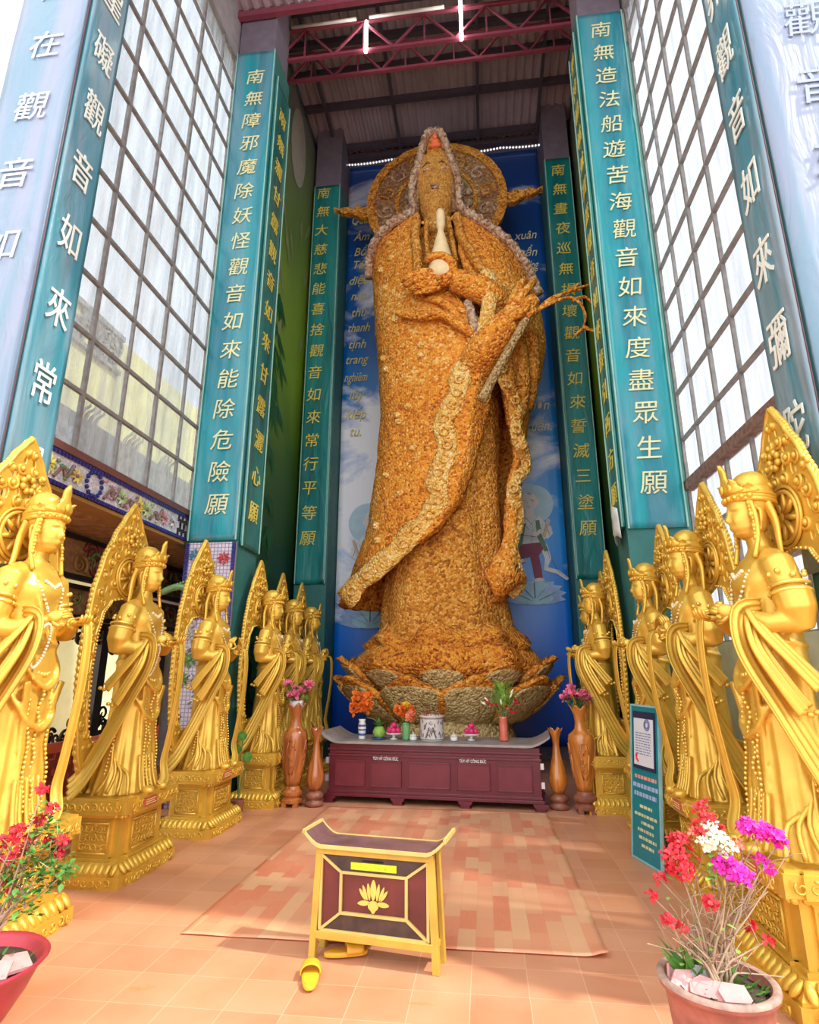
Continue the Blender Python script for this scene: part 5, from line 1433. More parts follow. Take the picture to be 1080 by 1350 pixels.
for a in (0, 1):
    f0 = fr[1 + 2 * a]; xc = -W + ((f0[0] + f0[1]) / 2 - 97) / 845 * 2 * W
    write(b, 'TÙY HỶ CÔNG ĐỨC', (xc, -.017, .537), (1, 0, 0), (0, 0, 1), (0, -1, 0), .33, .05, .004, .008, fit=True)
b.build('lettering', WHITEL, al)
b = MB()
for sx in (-1, 1):
    for z in (.25, .46): b.box(sx * (W + .02) - .02, -.03, z, sx * (W + .02) + .02, .02, z + .07)
b.build('hinge', plain('pale_steel', (.62, .60, .60), .35, .5), al)

CER_W = plain('white_ceramic', (.78, .77, .74), .2, var=.04); CER_B = plain('blue_glaze', (.05, .10, .32), .2, var=.4, scale=50)
LEAFG = plain('leaf_green', (.09, .24, .035), .5, var=.4, scale=20); LEAFL = plain('bright_leaf_green', (.26, .46, .07), .5, var=.3, scale=20); STEMG = plain('stem_green', (.14, .22, .06), .6)
ORANGE = plain('orange_petal', (.85, .20, .02), .6, var=.2, scale=25); YELP = plain('yellow_petal', (.88, .62, .04), .6); REDP = plain('red_petal', (.66, .02, .04), .6, var=.25, scale=25)
PINK = plain('pink_petal', (.80, .17, .30), .6, var=.25, scale=25); MAG = plain('magenta_bract', (.78, .02, .42), .55, var=.2, scale=25); WHT = plain('cream_bract', (.85, .84, .62), .6, var=.1); CORAL = plain('coral_petal', (.86, .30, .20), .6)
def zt(x, y=.35): return .732
def rnds(rnd):
    while 1:
        v = Vector((rnd.uniform(-1, 1), rnd.uniform(-1, 1), rnd.uniform(-1, 1)))
        if .1 < v.length < 1: return v
def bloom(mb, c, r, rnd, n=14):
    """ruffled many-petalled flower head"""
    c = Vector(c)
    for k in range(n):
        d = rnds(rnd).normalized(); d.z = abs(d.z) * .8 + .1 if rnd.random() < .7 else d.z; d.normalize()
        u = d.orthogonal().normalized(); v = d.cross(u); s_ = r * rnd.uniform(.5, .75)
        p = c + d * r * .45
        mb.add([c + d * r * .1, p + u * s_ * .6, p + d * s_ + u * s_ * .15, p + d * s_ * .9 - u * s_ * .2 + v * s_ * .3, p - u * s_ * .6, p + v * s_ * .5], [(0, 1, 2, 5), (0, 5, 2, 3), (0, 5, 3, 4)])
def leafm(mb, p, d, L, wd, bend=.2):
    p = Vector(p); d = Vector(d).normalized(); q = d.cross(Vector((0, 0, 1)))
    if q.length < .05: q = Vector((1, 0, 0))
    q.normalize(); up = q.cross(d)
    pts = []
    for t, w_ in ((0, .08), (.3, .9), (.6, .8), (1, .02)):
        c = p + d * L * t - Vector((0, 0, 1)) * bend * L * t * t
        pts += [c - q * wd * w_ + up * wd * .15 * w_, c, c + q * wd * w_ + up * wd * .15 * w_]
    mb.add(pts, [(i * 3 + j, i * 3 + j + 1, i * 3 + j + 4, i * 3 + j + 3) for i in range(3) for j in range(2)])
AY = 8.12
def vase(name, x, y, z, prof, mt, label, cat='vase', group=None, n=24):
    t = tag(empty(name, (x, y, z)), label, cat, group)
    b = MB(); b.lathe(prof, n=n); b.build('vase_body', mt, t, smooth=True)
    return t
rnd = random.Random(31)
ZT = .733
# blue-white vase with orange flowers
t = vase('flower_vase', -1.66, AY, ZT, [(.045, 0), (.05, .01), (.04, .05), (.055, .12), (.05, .18), (.038, .22), (.052, .25)], CER_W, 'blue and white vase of orange flowers at the far end of the altar top', group='vases on the altar')
b = MB()
for z in (.06, .12, .17): b.lathe([(.054, z - .012), (.0565, z), (.053, z + .012)], n=20)
b.build('blue_band', CER_B, t, smooth=True)
b = MB()
for k in range(26): bloom(b, (rnd.uniform(-.11, .12), rnd.uniform(-.09, .07), .30 + .27 * rnd.random()), .065, rnd, 14)
b.build('orange_blossom', ORANGE, t, fix=False)
# bulbous green pot with leaves on a blue saucer
t = vase('plant_pot', -1.43, AY, ZT, [(.04, .015), (.07, .04), (.085, .09), (.06, .15), (.045, .16)], LEAFL, 'round green pot with leafy sprig on a blue saucer', 'plant pot')
b = MB(); b.lathe([(.05, 0), (.095, .008), (.10, .018), (.05, .015)], n=24); b.build('saucer', CER_B, t, smooth=True)
b = MB()
for k in range(22): leafm(b, (0, 0, .15), (rnd.uniform(-1, 1), rnd.uniform(-1, 1), rnd.uniform(.5, 1.4)), rnd.uniform(.08, .16), .022)
b.build('foliage', LEAFG, t, fix=False)
b = MB(); b.tube(spline([(0, 0, .15), (-.06, 0, .24), (-.17, 0, .27)], 4), .006, 5); b.build('stem', STEMG, t)
# dragon fruit dishes
FRUIT = plain('dragon_fruit_skin', (.66, .02, .14), .45, var=.25, scale=18)
def dish(x, label):
    t = tag(empty('fruit_dish', (x, AY, ZT)), label, 'dish', 'footed fruit dishes on the altar')
    b = MB(); b.lathe([(.05, 0), (.055, .008), (.02, .02), (.02, .05), (.10, .065), (.115, .085), (.108, .085), (.02, .07)], n=26); b.build('dish_bowl', CER_W, t, smooth=True)
    for k, (dx, dy, dz) in enumerate(((-.05, -.025, .113), (.05, -.025, .113), (.0, -.075, .115), (.0, .06, .113), (.0, -.02, .178))):
        f = tag(empty('dragon_fruit', (x + dx, AY + dy, ZT + dz)), 'pink dragon fruit piled on the white footed dish, %s' % label.split('dish of ')[1].split(', ')[1], 'fruit', 'dragon fruit on the altar dishes, ' + label.split(', ')[1])
        b = MB(); b.ball((0, 0, 0), (.044, .04, .038), 14, 10); b.build('flesh', FRUIT, f, smooth=True)
        b = MB(); r2 = random.Random(k)
        for q in range(13):
            d = rnds(r2).normalized(); p = d * .04; leafm(b, p, d + Vector((.5, 0, .5)), .032, .009, -.2)
        b.build('scale_leaf', PINK, f, fix=False)
dish(-1.23, 'white footed dish of dragon fruit, between green pot and green vase')
dish(-.21, 'white footed dish of dragon fruit, beside the coral vase')
# green vase with yellow and orange flowers
t = vase('flower_vase', -1.06, AY - .05, ZT, [(.04, 0), (.05, .02), (.045, .1), (.055, .17), (.048, .2), (.056, .215)], plain('green_glaze', (.16, .42, .16), .25), 'green vase of yellow and orange flowers next to the incense urn', group='vases on the altar')
b = MB()
for k in range(14): bloom(b, (rnd.uniform(-.14, .08), rnd.uniform(-.07, .06), rnd.uniform(.26, .40)), .062, rnd, 14)
b.build('orange_blossom', ORANGE, t, fix=False)
b = MB(); bloom(b, (.0, -.04, .41), .07, rnd, 20); bloom(b, (-.05, .03, .39), .05, rnd, 14); b.build('yellow_blossom', YELP, t, fix=False)
b = MB(); bloom(b, (.07, -.05, .30), .07, rnd, 18); bloom(b, (.04, -.06, .25), .05, rnd, 14); b.build('coral_blossom', CORAL, t, fix=False)
b = MB()
for k in range(10): leafm(b, (0, 0, .2), (rnd.uniform(-1, 1), rnd.uniform(-1, 1), .8), .12, .02)
b.build('foliage', LEAFG, t, fix=False)
# lidded cups
for x, lb in ((-.96, 'small pale lidded cup in front of the green vase'), (-.43, 'small pale lidded cup between incense urn and fruit dish')):
    t = tag(empty('lidded_cup', (x, AY - .1, ZT)), lb, 'cup', 'small lidded cups on the altar')
    b = MB(); b.lathe([(.035, 0), (.045, .01), (.05, .05), (.046, .05)], n=20); b.build('cup_body', CER_W, t, smooth=True)
    b = MB(); b.lathe([(.052, .05), (.045, .068), (.015, .082), (.006, .09), (.012, .10), (.0, .107)], n=20); b.build('lid', plain('pale_glass_lid', (.62, .62, .58), .2), t, smooth=True)
# incense urn
t = tag(empty('incense_urn', (-.72, AY - .05, ZT)), 'white cylindrical incense urn with dark painted figures', 'urn')
b = MB(); b.lathe([(.15, 0), (.155, .01), (.155, .285), (.165, .295), (.165, .31), (.145, .31), (.14, .27), (.01, .27)], n=40); b.build('urn_body', plain('grey_white_glaze', (.62, .60, .57), .25, var=.06), t, smooth=False)
b = MB(); rr2 = random.Random(4); R_ = .156
def cyl(a, z, o=.0): return (R_ * sin(a) * 1.0 + 0, -(R_ + o) * cos(a), z)
INK = plain('dark_painted_glaze', (.16, .13, .13), .3)
for k in range(34):
    a = rr2.uniform(-1.4, 1.4); z = rr2.uniform(.05, .26); pts = [cyl(a + .05 * sin(i + k), z + .014 * i - .02, .0025) for i in range(4)]
    b.tube(pts, .006, 5)
for z in (.02, .275): b.tube([cyl(-1.5 + .1 * i, z, .002) for i in range(31)], .005, 5)
for s in (-1, 1): b.tube([cyl(s * .45, .04, .003), cyl(s * .25, .12, .003), cyl(s * .15, .17, .003)], .010, 5)
write(b, '心', cyl(0, .225), (1, 0, 0), (0, 0, 1), (0, -1, 0), .055, .055, .006)
b.build('painted_figure', INK, t)
b = MB(); b.lathe([(.14, .26), (.14, .272), (.0, .275)], n=24); b.build('ash', plain('incense_ash', (.35, .32, .30), .9), t)
b = MB()
for k in range(18):
    x, y = rr2.uniform(-.09, .09), rr2.uniform(-.09, .09); b.tube([(x, y, .27), (x * 1.25, y * 1.25, .27 + rr2.uniform(.06, .16))], .0025, 5)
tag(b.build('incense_stick', plain('red_incense', (.42, .07, .05), .7), t), kind='stuff')
# coral vase with lilies and greens
t = vase('flower_vase', .21, AY - .02, ZT, [(.05, 0), (.062, .02), (.05, .10), (.055, .2), (.048, .27), (.06, .30)], plain('coral_glaze', (.72, .17, .11), .25), 'coral red vase of tall green foliage with red and white buds', group='vases on the altar')
b = MB()
for k in range(130):
    d = (rnd.uniform(-.8, .7), rnd.uniform(-.6, .6), rnd.uniform(.6, 1.5)); p = (d[0] * .12, d[1] * .12, .30 + rnd.uniform(.1, .38))
    leafm(b, p, d, rnd.uniform(.10, .19), .020, .3)
b.build('foliage', LEAFL, t, fix=False)
b = MB()
for k in range(12):
    d = Vector((rnd.uniform(-.5, .5), rnd.uniform(-.4, .4), 1)); b.tube([(0, 0, .25), d * .22 + Vector((0, 0, .2)), d * .4 + Vector((0, 0, .2))], .005, 5)
b.build('stem', STEMG, t)
b = MB()
for p in ((-.13, -.06, .44), (-.20, -.05, .48), (-.08, -.08, .43), (.16, -.05, .50), (.18, -.06, .46), (.10, -.08, .38), (.14, -.06, .34)): bloom(b, p, .04, rnd, 10)
b.build('red_blossom', REDP, t, fix=False)
b = MB()
for p, d in (((-.2, -.06, .50), (-.6, -.2, .8)), ((-.24, -.04, .46), (-.9, 0, .5)), ((.02, -.08, .55), (0, -.4, .8)), ((.1, -.08, .54), (.3, -.4, .7)), ((.12, -.07, .60), (.4, -.2, .8)), ((-.02, -.08, .47), (-.2, -.4, 1))):
    q = Vector(d).normalized(); b.tube([Vector(p) - q * .03, Vector(p), Vector(p) + q * .05], [.006, .016, .005], 7)
b.build('lily_bud', WHT, t, smooth=True)

# ------------------------------------------------------------------ turned wooden floor vases
def m_wood(name, c1, c2):
    t = NT(name)
    n1 = t.noise(2.2, 4, vec=t.map((4, 4, .7)), dist=1.2)
    t.color(t.ramp(n1, [(.3, c1), (.5, c2), (.62, tuple(min(1, x * 1.3) for x in c2)), (.75, c1)]))
    t.set(.25); t.b.inputs['Coat Weight'].default_value = .6; return t.m
WOODR = m_wood('polished_red_wood', (.22, .05, .012), (.42, .13, .03)); WOODO = m_wood('polished_orange_wood', (.36, .11, .018), (.56, .20, .035)); WOODP = plain('dark_wood_base', (.26, .09, .05), .4, var=.3, scale=14)
def scallop(r, z, a, z0, h, n=6):
    k = max(0, (z - z0) / h); return r * (1 + .10 * k * cos(n * a)), z + .022 * k * cos(n * a)
def floor_vase(x, y, big, mt, label):
    t = tag(empty('wooden_floor_vase', (x, y, 0)), label, 'vase', 'turned wooden vases beside the altar')
    if big:
        b = MB(); b.lathe([(.10, .035), (.13, .05), (.135, .08), (.10, .11), (.13, .14), (.135, .17), (.105, .20), (.09, .235)], n=32)
        for k in range(4): a = pi / 4 + pi / 2 * k; b.box(.10 * cos(a) - .03, .10 * sin(a) - .03, 0, .10 * cos(a) + .03, .10 * sin(a) + .03, .05)
        b.build('stand', WOODP if x > 0 else mt, t)
        b = MB(); b.lathe([(.085, .235), (.10, .30), (.125, .45), (.15, .70), (.158, .80), (.145, .86), (.10, .895), (.072, .93), (.06, 1.0), (.068, 1.08), (.10, 1.16), (.112, 1.19), (.098, 1.18), (.055, 1.1), (.045, 1.0)], n=48, mod=lambda r, z, a: scallop(r, z, a, 1.05, .12))
        b.build('vase_body', mt, t, smooth=True)
        b = MB(); f = lambda a, z: (interp([(.30, .10), (.45, .125), (.70, .15), (.80, .158)], z)[0] + .004)
        for a0 in (-pi / 2, pi / 2, 0, pi):
            P = lambda a, z: (f(a, z) * cos(a0 + a), f(a, z) * sin(a0 + a), z)
            b.tube([P(.42 * cos(q), .57 + .21 * sin(q)) for q in [2 * pi * i / 8 + pi / 8 for i in range(9)]], .008, 6)
            r3 = random.Random(7)
            for k in range(9):
                ca, cz = r3.uniform(-.22, .22), r3.uniform(.44, .70); b.tube([P(ca + .1 * (1 - i / 9) * cos(i * .8), cz + .035 * (1 - i / 9) * sin(i * .8)) for i in range(8)], .007, 5)
        b.build('carved_relief', mt, t, smooth=True)
    else:
        b = MB(); b.lathe([(.095, 0), (.115, .015), (.115, .05), (.085, .07), (.085, .085), (.11, .10), (.115, .13), (.085, .16), (.06, .175)], n=32); b.build('stand', WOODP, t, smooth=True)
        b = MB(); b.lathe([(.055, .175), (.085, .22), (.112, .30), (.108, .36), (.085, .48), (.052, .62), (.040, .72), (.045, .80), (.075, .89), (.085, .905), (.07, .895), (.035, .8), (.03, .72)], n=40, mod=lambda r, z, a: scallop(r, z, a, .76, .14)); b.build('vase_body', mt, t, smooth=True)
    return t
def roses(t, z0, seed, pot=True):
    r4 = random.Random(seed)
    if pot:
        b = MB(); b.lathe([(.05, z0 - .07), (.085, z0 + .02), (.09, z0 + .07), (.075, z0 + .06), (.02, z0 + .04)], n=24); b.build('white_pot', CER_W, t, smooth=True)
        z0 += .07
    b = MB(); g = MB(); m = MB()
    for k in range(9):
        a = 2 * pi * k / 9; R = r4.uniform(.08, .19); p = Vector((R * cos(a), R * sin(a), z0 + r4.uniform(.04, .24)))
        bloom(b, p, .066, r4, 20); m.tube([(0, 0, z0 - .02), (p.x * .5, p.y * .5, (z0 + p.z) / 2), p], .006, 5)
    for k in range(46): leafm(g, (r4.uniform(-.14, .14), r4.uniform(-.14, .14), z0 + r4.uniform(-.01, .18)), (r4.uniform(-1, 1), r4.uniform(-1, 1), r4.uniform(-.2, .9)), .10, .028)
    b.build('pink_blossom', PINK, t, fix=False); g.build('foliage', LEAFG, t, fix=False); m.build('stem', STEMG, t)
t = floor_vase(-2.42, 7.62, True, WOODR, 'tall carved wooden vase with white pot of pink flowers beside the altar'); roses(t, 1.17, 5)
floor_vase(-2.15, 7.66, False, WOODR, 'slim wooden vase between the white-potted flower vase and the altar')
floor_vase(.835, 7.86, False, WOODO, 'slim light wooden vase between the altar and the vase of pink roses')
t = floor_vase(1.12, 7.70, True, WOODO, 'tall carved orange wooden vase of pink roses without white pot'); roses(t, 1.16, 9, False)

# ------------------------------------------------------------------ donation box
YELW = plain('yellow_frame_paint', (.56, .35, .05), .45, var=.15); DKRED = plain('dark_red_board', (.13, .022, .018), .4, var=.3); BRTOP = plain('worn_brown_top', (.14, .065, .07), .35, var=.3, scale=9)
CREAMY = plain('cream_yellow_trim', (.66, .45, .14), .5); LIME = plain('lime_label', (.62, .80, .02), .5, var=.03)
bx = tag(empty('donation_box', (-.685, 3.78, 0), rz=radians(-8.5)), 'maroon donation box on legs with yellow frame and golden lotus emblem', 'donation box')
WB, HB, DB = .352, .585, .15
def leg(x, y):
    b = MB(); k = 1.05
    b.add([(x * k - .02, y * 1.0 - .02, 0), (x * k + .02, y - .02, 0), (x * k + .02, y + .02, 0), (x * k - .02, y + .02, 0), (x * .97 - .02, y - .02, HB), (x * .97 + .02, y - .02, HB), (x * .97 + .02, y + .02, HB), (x * .97 - .02, y + .02, HB)],
          [(0, 3, 2, 1), (4, 5, 6, 7), (0, 1, 5, 4), (1, 2, 6, 5), (2, 3, 7, 6), (3, 0, 4, 7)]); b.build('leg', YELW, bx, bevel=.003)
for x in (-WB, WB):
    for y in (0, DB): leg(x, y)
b = MB(); b.add([(-WB * 1.02, .0, .13), (WB * 1.02, .0, .13), (WB * 1.02, DB, .13), (-WB * 1.02, DB, .13), (-WB * .97, .0, HB), (WB * .97, .0, HB), (WB * .97, DB, HB), (-WB * .97, DB, HB)],
                [(0, 3, 2, 1), (4, 5, 6, 7), (0, 1, 5, 4), (1, 2, 6, 5), (2, 3, 7, 6), (3, 0, 4, 7)]); b.build('box_body', DKRED, bx)
b = MB(); b.box(-WB, -.022, .545, WB, .0, HB); b.box(-WB * 1.02, -.022, .105, WB * 1.02, .0, .145); b.box(-WB * 1.02, DB, .105, WB * 1.02, DB + .02, .145)
for s in (-1, 1): b.box(s * WB * 1.0 - .012, 0, .09, s * WB * 1.0 + .012, DB, .12)
b.build('frame_rail', YELW, bx, bevel=.003)
b = MB(); i0, i1, j0, j1 = -.20, .20, .245, .455
for (q, s_) in ((((-.327, .15), (.327, .15), (.2, .245), (-.2, .245)), 0), (((-.2, .455), (.2, .455), (.327, .54), (-.327, .54)), 0)):
    b.prism(list(q), lambda x, z, d: (x, d, z), -.006, -.001)
b.build('dark_board', plain('dark_brown_board', (.055, .028, .022), .45, var=.5, scale=12), bx)
b = MB()
O0, O1, Q0, Q1 = -WB + .025, WB - .025, .15, .54
Y_ = -.008
for (p, q_) in (((i0, j0), (i1, j0)), ((i1, j0), (i1, j1)), ((i1, j1), (i0, j1)), ((i0, j1), (i0, j0)), ((i0, j0), (O0, Q0)), ((i1, j0), (O1, Q0)), ((i0, j1), (O0, Q1)), ((i1, j1), (O1, Q1)), ((O0, Q0), (O1, Q0)), ((O0, Q0), (O0, Q1)), ((O1, Q0), (O1, Q1))):
    b.bar((p[0], Y_, p[1]), (q_[0], Y_, q_[1]), .008, .007)
b.build('panel_moulding', CREAMY, bx)
b = MB(); zc = .345
def pet(cx, cz, L, wd, ang, base=.1):
    pts = []
    for k in range(13):
        t = k / 12; w_ = wd * sin(pi * min(1, t * .92 + .04)) ** .8
        pts.append((t * L, w_))
    poly_ = [(x, w_) for x, w_ in pts] + [(x, -w_) for x, w_ in pts[::-1]]
    ca, sa = cos(ang), sin(ang)
    b.prism([(cx + x * ca - y * sa, cz + x * sa + y * ca) for x, y in poly_], lambda x, z, d: (x, d, z), -.008, 0)
pet(0, zc - .022, .105, .018, radians(90))
for s in (-1, 1):
    pet(s * .022, zc - .022, .085, .010, radians(90 - s * 8)); pet(s * .036, zc - .022, .078, .009, radians(90 - s * 22)); pet(s * .046, zc - .022, .066, .009, radians(90 - s * 36))
    pet(s * .02, zc - .036, .075, .013, radians(90 - s * 95))
b.prism([(.032 * cos(q), zc - .05 + .026 * sin(q) - (.012 if abs(q - 1.5 * pi) < .3 else 0)) for q in [2 * pi * i / 18 for i in range(18)]], lambda x, z, d: (x, d, z), -.008, 0)
b.build('lotus_emblem', plain('golden_emblem', (.78, .50, .10), .5), bx)
b = MB(); b.box(-.14, -.012, .475, .14, -.001, .512); lb = b.build('paper_label', LIME, bx)
b = MB(); write(b, 'TÙY HỶ CÔNG ĐỨC', (0, -.0125, .492), (1, 0, 0), (0, 0, 1), (0, -1, 0), .25, .024, .001, .004, fit=True); b.build('lettering', plain('faded_label_print', (.42, .55, .02), .5), lb)
b = MB(); b.box(-.07, -.006, .517, .06, .0, .528); b.build('coin_slot', BLACKISH, bx)
tp = []
for i in range(33):
    x = lerp(-.435, .435, i / 32); e = max(0, (abs(x) - .33) / .105); tp.append((x, HB + .075 * e ** 1.5))
b = MB(); b.prism(tp + [(x, z + .012) for x, z in tp[::-1]], lambda x, z, d: (x, d, z), -.045, DB + .07); top = b.build('box_top', BRTOP, bx)
b = MB()
for y in (-.052, DB + .066): b.prism([(x, z - .003) for x, z in tp] + [(x, z + .017) for x, z in tp[::-1]], lambda x, z, d: (x, d, z), y, y + .01)
for s in (0, -1): b.box(tp[s][0] - .008, -.052, tp[s][1] - .004, tp[s][0] + .008, DB + .076, tp[s][1] + .018)
b.build('edge_strip', CREAMY, top)

# ------------------------------------------------------------------ slippers
SLIP = plain('yellow_rubber', (.78, .46, .03), .45, var=.08); SLIPO = plain('orange_yellow_rubber', (.74, .34, .02), .45, var=.08)
def slipper(x, y, rz, mt, label):
    t = tag(empty('slipper', (x, y, .011), rz=rz), label, 'slipper', 'pair of slippers at the donation box')
    out = []
    for i in range(40):
        a = 2 * pi * i / 40; L = .128 * (1 if cos(a) > 0 else -1) * abs(cos(a)) ** .8; wv = .046 + .009 * cos(a); out.append((wv * (1 if sin(a) > 0 else -1) * abs(sin(a)) ** .65, L))
    b = MB(); b.prism(out, lambda px, py, d: (px, py, d), 0, .022); b.build('sole', mt, t, bevel=.006)
    b = MB(); b.prism([(px * .84, py * .88) for px, py in out], lambda px, py, d: (px, py, d), .022, .025); b.build('footbed', mt, t)
    b = MB()
    b.slab(lambda u, v, sd: ((.058 + (.0 if sd == 0 else -.007)) * cos(pi * u) * (1 - .1 * v), lerp(.0, .10, v), .016 + (.055 - .012 * v - (.0 if sd == 0 else .007)) * sin(pi * u) ** .8), 16, 6)
    b.build('strap', mt, t, smooth=True)
slipper(-.985, 3.57, radians(14), SLIP, 'yellow slipper lying in front of the donation box leg')
slipper(-.86, 3.87, radians(-70), SLIPO, 'yellow slipper tucked under the donation box')

# ------------------------------------------------------------------ teal notice board
nb_u = Vector((.11, -.40, 0)).normalized(); NBP = Vector((1.255, 6.04, .012))
t = tag(empty('notice_board', NBP, rz=atan2(nb_u.y, nb_u.x)), 'teal notice board with a framed white notice leaning between gold statues', 'notice board')
NBL, NBH, LEAN = .47, 1.28, .12
def nb(x, z, d): return (x, z * LEAN / NBH - d * .0 + 0 if False else z * LEAN / NBH - d, z)
SIGNT = plain('teal_sign_face', (.0, .20, .24), .35, var=.08)
b = MB(); b.prism([(0, 0), (NBL, 0), (NBL, NBH), (0, NBH)], nb, -.015, 0); b.build('board', SIGNT, t)
b = MB()
for (x0, z0, x1, z1) in ((-.008, -.008, NBL + .008, .008), (-.008, NBH - .008, NBL + .008, NBH + .008), (-.008, 0, .008, NBH), (NBL - .008, 0, NBL + .008, NBH)): b.prism([(x0, z0), (x1, z0), (x1, z1), (x0, z1)], nb, -.02, .006)
b.build('edge_frame', plain('pale_teal_edge', (.25, .48, .50), .4), t)
b = MB(); b.prism([(.05, .74), (.42, .74), (.42, 1.23), (.05, 1.23)], nb, .001, .010); nf = b.build('notice_frame', plain('dark_navy_frame', (.015, .02, .07), .4), t)
b = MB(); b.prism([(.07, .77), (.40, .77), (.40, 1.17), (.07, 1.17)], nb, .009, .012); b.build('notice_sheet', plain('notice_paper', (.66, .70, .76), .4, var=.03), nf)
b = MB()
for q in (.045, .028): b.tube([nb(.30 + q * cos(a), 1.12 + q * sin(a), .013) for a in [2 * pi * i / 20 for i in range(21)]], .006, 5)
rs = random.Random(2)
def words(mb, x0, x1, z, h, d):
    x = x0
    while x < x1:
        L = min(rs.uniform(.02, .06), x1 - x); mb.prism([(x, z), (x + L, z), (x + L, z + h), (x, z + h)], nb, d, d + .001); x += L + .012
for k in range(9): words(b, .10, .36, 1.04 - .022 * k, .007, .0125)
b.build('notice_lettering', plain('notice_blue_print', (.12, .16, .32), .5), nf)
b = MB(); b.tube([nb(.12, .81, .014), nb(.11, .85, .014), nb(.13, .87, .014), nb(.12, .83, .014), nb(.15, .80, .014)], .008, 5); b.build('red_seal', REDP, nf)
b = MB(); words(b, .06, .42, .655, .03, .001); b.build('red_lettering', plain('pale_red_print', (.72, .32, .28), .5), t)
b = MB(); words(b, .03, .44, .58, .035, .001); words(b, .05, .42, .51, .035, .001); b.build('blue_lettering', plain('pale_blue_print', (.36, .44, .68), .5), t)
b = MB()
for (z, x0, x1) in ((.42, .14, .34), (.35, .05, .42), (.29, .16, .36), (.23, .10, .36), (.17, .12, .40), (.11, .16, .36)): words(b, x0, x1, z, .024, .001)
b.build('gold_lettering', plain('pale_gold_print', (.62, .62, .34), .5), t)
b = MB(); b.tube([nb(.10, .9, -.02), (.10, .30, .012), ], .01, 6); b.build('rear_strut', STEEL, t)

# ------------------------------------------------------------------ potted bougainvilleas
EARTH = plain('dark_soil', (.06, .045, .03), .95, bump=.02, bscale=30.); TWIG = plain('pale_dry_twig', (.42, .30, .20), .7, var=.25); SHARD = plain('pink_tile_shard', (.66, .34, .33), .5, var=.15, scale=12); SHARDE = plain('grey_shard', (.42, .40, .38), .6)
def bracts(mb, c, r, n, rnd_, size=.026, flat=1.0):
    for k in range(n):
        d = rnds(rnd_); p = Vector(c) + Vector((d.x * r[0], d.y * r[1], d.z * r[2]))
        ax = (d.normalized() + Vector((0, -.3, .5))).normalized(); u = ax.orthogonal().normalized(); v = ax.cross(u); s_ = size * rnd_.uniform(.7, 1.2)
        for j in range(3):
            a = 2 * pi * j / 3 + k; e = u * cos(a) + v * sin(a); q = -u * sin(a) + v * cos(a)
            mb.add([p, p + e * s_ * .6 + q * s_ * .45 + ax * s_ * .3, p + e * s_ * 1.1 + ax * s_ * .45, p + e * s_ * .6 - q * s_ * .45 + ax * s_ * .3], [(0, 1, 2, 3)])
def twigs(root, base, tips, rnd_, r0=.011):
    for tip in tips:
        tip = Vector(tip); b0 = Vector(base) + Vector((rnd_.uniform(-.07, .07), rnd_.uniform(-.06, .06), 0))
        m = b0.lerp(tip, .5) + Vector((rnd_.uniform(-.04, .04), rnd_.uniform(-.04, .04), .04)); P = spline([b0, b0.lerp(m, .5) + Vector((0, 0, .03)), m, tip], 5)
        b = MB(); b.tube(P, [lerp(r0, r0 * .3, i / (len(P) - 1)) * rnd_.uniform(.9, 1.1) for i in range(len(P))], 6)
        for k in range(4):
            i = rnd_.randrange(5, len(P) - 1); d = Vector((rnd_.uniform(-1, 1), rnd_.uniform(-1, 1), rnd_.uniform(.2, 1.2))) * .09; b.tube([P[i], P[i] + d * .5 + Vector((0, 0, .01)), P[i] + d], [r0 * .4, r0 * .3, r0 * .2], 5)
        b.build('branch', TWIG, root, smooth=True)
rb = random.Random(77)
PX, PY = .93, 3.04
t = tag(empty('potted_bougainvillea', (PX, PY, 0)), 'tapered pinkish pot of bougainvillea with magenta, white and red blossoms', 'potted plant')
POTR = plain('weathered_pink_clay', (.36, .12, .09), .5, var=.35, scale=9, bump=.006, bscale=20)
b = MB(); b.lathe([(.155, 0), (.165, .01), (.19, .14), (.205, .26), (.212, .31), (.232, .318), (.235, .345), (.222, .352), (.205, .345), (.198, .30), (.01, .29)], n=48); b.build('pot', POTR, t, smooth=True)
b = MB(); b.lathe([(.206, .347), (.222, .354), (.237, .347), (.238, .335)], n=48, cap=False); b.build('rim_wear', plain('worn_pale_rim', (.40, .26, .21), .6, var=.3, scale=22), t, smooth=True)
b = MB(); b.lathe([(.2, .285), (.2, .305), (.12, .315), (0, .32)], n=32); b.build('soil', EARTH, t, smooth=True)
def R3(p): return (p[0] - PX, p[1] - PY, p[2])
tips = [R3(p) for p in ((.98, 3.05, 1.02), (.96, 3.05, .97), (1.19, 3.06, .90), (1.03, 3.0, .77), (.99, 3.1, .88), (.84, 3.05, .84), (.81, 3.0, .77), (.73, 3.0, .72), (.69, 3.02, .65), (.74, 2.98, .57), (.79, 2.96, .55), (.92, 3., .67), (1.11, 3.1, .53), (1.16, 3.05, .49), (1.2, 3.05, .80), (1.13, 3.1, .87), (1.28, 3.05, .9))]
twigs(t, (0, 0, .30), tips + [(a + rb.uniform(-.08, .08), c + rb.uniform(-.08, .08), z_ * rb.uniform(.7, .98)) for a, c, z_ in tips], rb, .0065)
